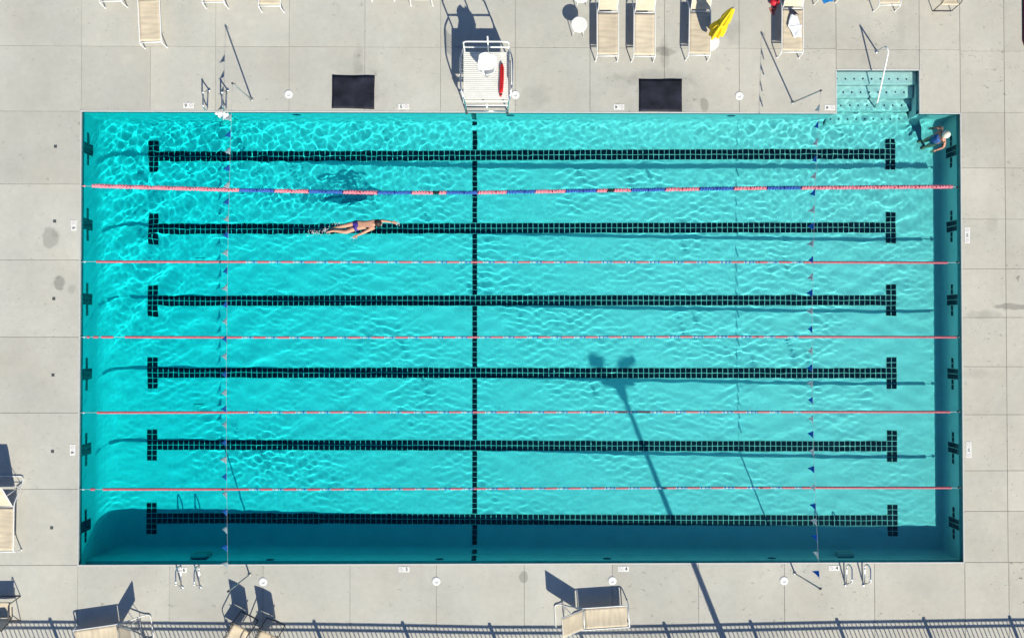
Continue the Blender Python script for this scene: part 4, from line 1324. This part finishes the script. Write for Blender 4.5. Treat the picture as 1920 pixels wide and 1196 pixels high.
part_from('body', [(verts, edg, rad)] + hand_chains(rw, rh, Zup) + hand_chains(lw, lh, Zup), M['skin'], p1, off=o_sw, blobs=[(hc, (1, -.1, -.15), .118, .088, 1.0)])
part_from('trunks', [([pel.lerp(mid_, .70), pel, lhip, lhip.lerp(lk, .34), rhip, rhip.lerp(rk, .34)], [(0, 1), (1, 2), (2, 3), (1, 4), (4, 5)], [.134, .152, .108, .100, .108, .100])], M['trunks'], p1, off=o_sw)
part_from('hair', [], M['hair'], p1, off=o_sw, blobs=[(hc + Vector((.004, .010, .012)), (.35, .25, 1), .104, .106, .62)])
part_from('wristwatch', [([rw + Vector((-.012, 0, 0)), rw + Vector((.012, 0, 0))], [(0, 1)], [.036, .036])], M['ink'], p1, 1, off=o_sw)

P2 = at(1763.5, 257.5, .10)
fwd = Vector((-.95, -.30, 0)).normalized()
lat = Vector((-fwd.y, fwd.x, 0))           # towards the person's left
pt = lambda f_, l_, h_: Vector((P2.x, P2.y, 0)) + fwd * f_ + lat * l_ + Vector((0, 0, h_))
zf = floor_z(P2.x)
pel, waist, chest, neck = pt(-.03, 0, -.36), pt(.0, 0, -.14), pt(.01, 0, .09), pt(.0, 0, .255)
h0, h1, h2 = pt(.02, 0, .33), pt(.035, 0, .425), pt(.03, 0, .50)
eR, hR, eL, hL = at(1766, 239, .0), at(1748, 241, -.12), at(1769.5, 276, .03), at(1750, 283.5, -.12)
sides = [(at(1772, 245, .16), eR, hR, 1), (at(1781, 265, .17), eL, hL, -1)]
shR, shL = pt(.0, -.175, .185), pt(.0, .175, .185)
kL, kR, aL, aR = pt(.02, .09, -.74), pt(.03, -.09, -.74), pt(-.04, .09, zf + .09), pt(.0, -.10, zf + .09)
tL, tR = pt(.11, .11, zf + .035), pt(.15, -.12, zf + .035)
# the arm nearer the bottom of the picture belongs to whichever shoulder lies lower in it
if shL.y > shR.y: shL, shR = shR, shL
wL, wR = eL.lerp(hL, .78), eR.lerp(hR, .78)
lo, hi_ = ((kL, aL, tL), (kR, aR, tR))
verts = [pel, waist, chest, neck, h0, h1, h2, shR, eR, wR, shL, eL, wL, pt(-.03, .09, -.44), lo[0], lo[1], lo[2], pt(-.03, -.09, -.44), hi_[0], hi_[1], hi_[2]]
rad = [.150, .132, .150, .056, .070, .096, .072, .062, .044, .030, .062, .044, .030, .095, .062, .040, .030, .095, .062, .040, .030]
edg = [(0, 1), (1, 2), (2, 3), (3, 4), (4, 5), (5, 6), (2, 7), (7, 8), (8, 9), (2, 10), (10, 11), (11, 12), (0, 13), (13, 14), (14, 15), (15, 16), (0, 17), (17, 18), (18, 19), (19, 20)]
o_p2 = Vector((P2.x, P2.y, zf))
p2 = empty('person', o_p2)
tag(p2, 'person in a cream cap and blue swimsuit standing in the corner of the shallow end', 'person')
nose = [([h1 + fwd * .075, h1 + fwd * .112 - Zup * .02], [(0, 1)], [.018, .012])]
ears = [([h1 + lat * s * .080, h1 + lat * s * .100], [(0, 1)], [.022, .016]) for s in (-1, 1)]
part_from('body', [(verts, edg, rad)] + hand_chains(wR, hR, Zup) + hand_chains(wL, hL, Zup) + nose + ears, M['skin2'], p2, off=o_p2, blobs=[(h1, (0, 0, 1), .122, .092, 1.0)])
part_from('swimsuit', [([pt(-.03, 0, -.42), pel, waist, chest, pt(.0, 0, .16)], [(0, 1), (1, 2), (2, 3), (3, 4)], [.148, .160, .143, .162, .135])], M['suit'], p2, off=o_p2)
part_from('cap', [], M['cap'], p2, off=o_p2, blobs=[(h1 + Vector((0, 0, .012)), (0, 0, 1), .122, .108, .56)])
part_from('wristwatch', [([wL.lerp(eL, .10), wL.lerp(eL, .18)], [(0, 1)], [.038, .038])], M['ink'], p2, 1, off=o_p2)

# specks of white water where the feet kick and the leading hand enters
mb = MB()
rf = random.Random(9)
for (px, py, sx, sy, n_) in ((612, 433, 9, 5, 90), (640, 420, 14, 4, 40), (590, 437, 12, 5, 45), (745, 419, 4, 3, 25), (663, 446, 5, 3, 25)):
    for _ in range(n_):
        c = at(px + rf.gauss(0, sx * .6), py + rf.gauss(0, sy * .6), ZW + .012)
        r = rf.uniform(.004, .014)
        mb.add([(c.x + r, c.y, c.z), (c.x, c.y + r, c.z), (c.x - r, c.y, c.z), (c.x, c.y - r, c.z), (c.x, c.y, c.z + r * .7)], [(0, 1, 4), (1, 2, 4), (2, 3, 4), (3, 0, 4)], 0, True)
tag(mb.build('splash', M['foam']), 'specks of white water round the swimmer feet and hands', 'splash', kind='stuff')
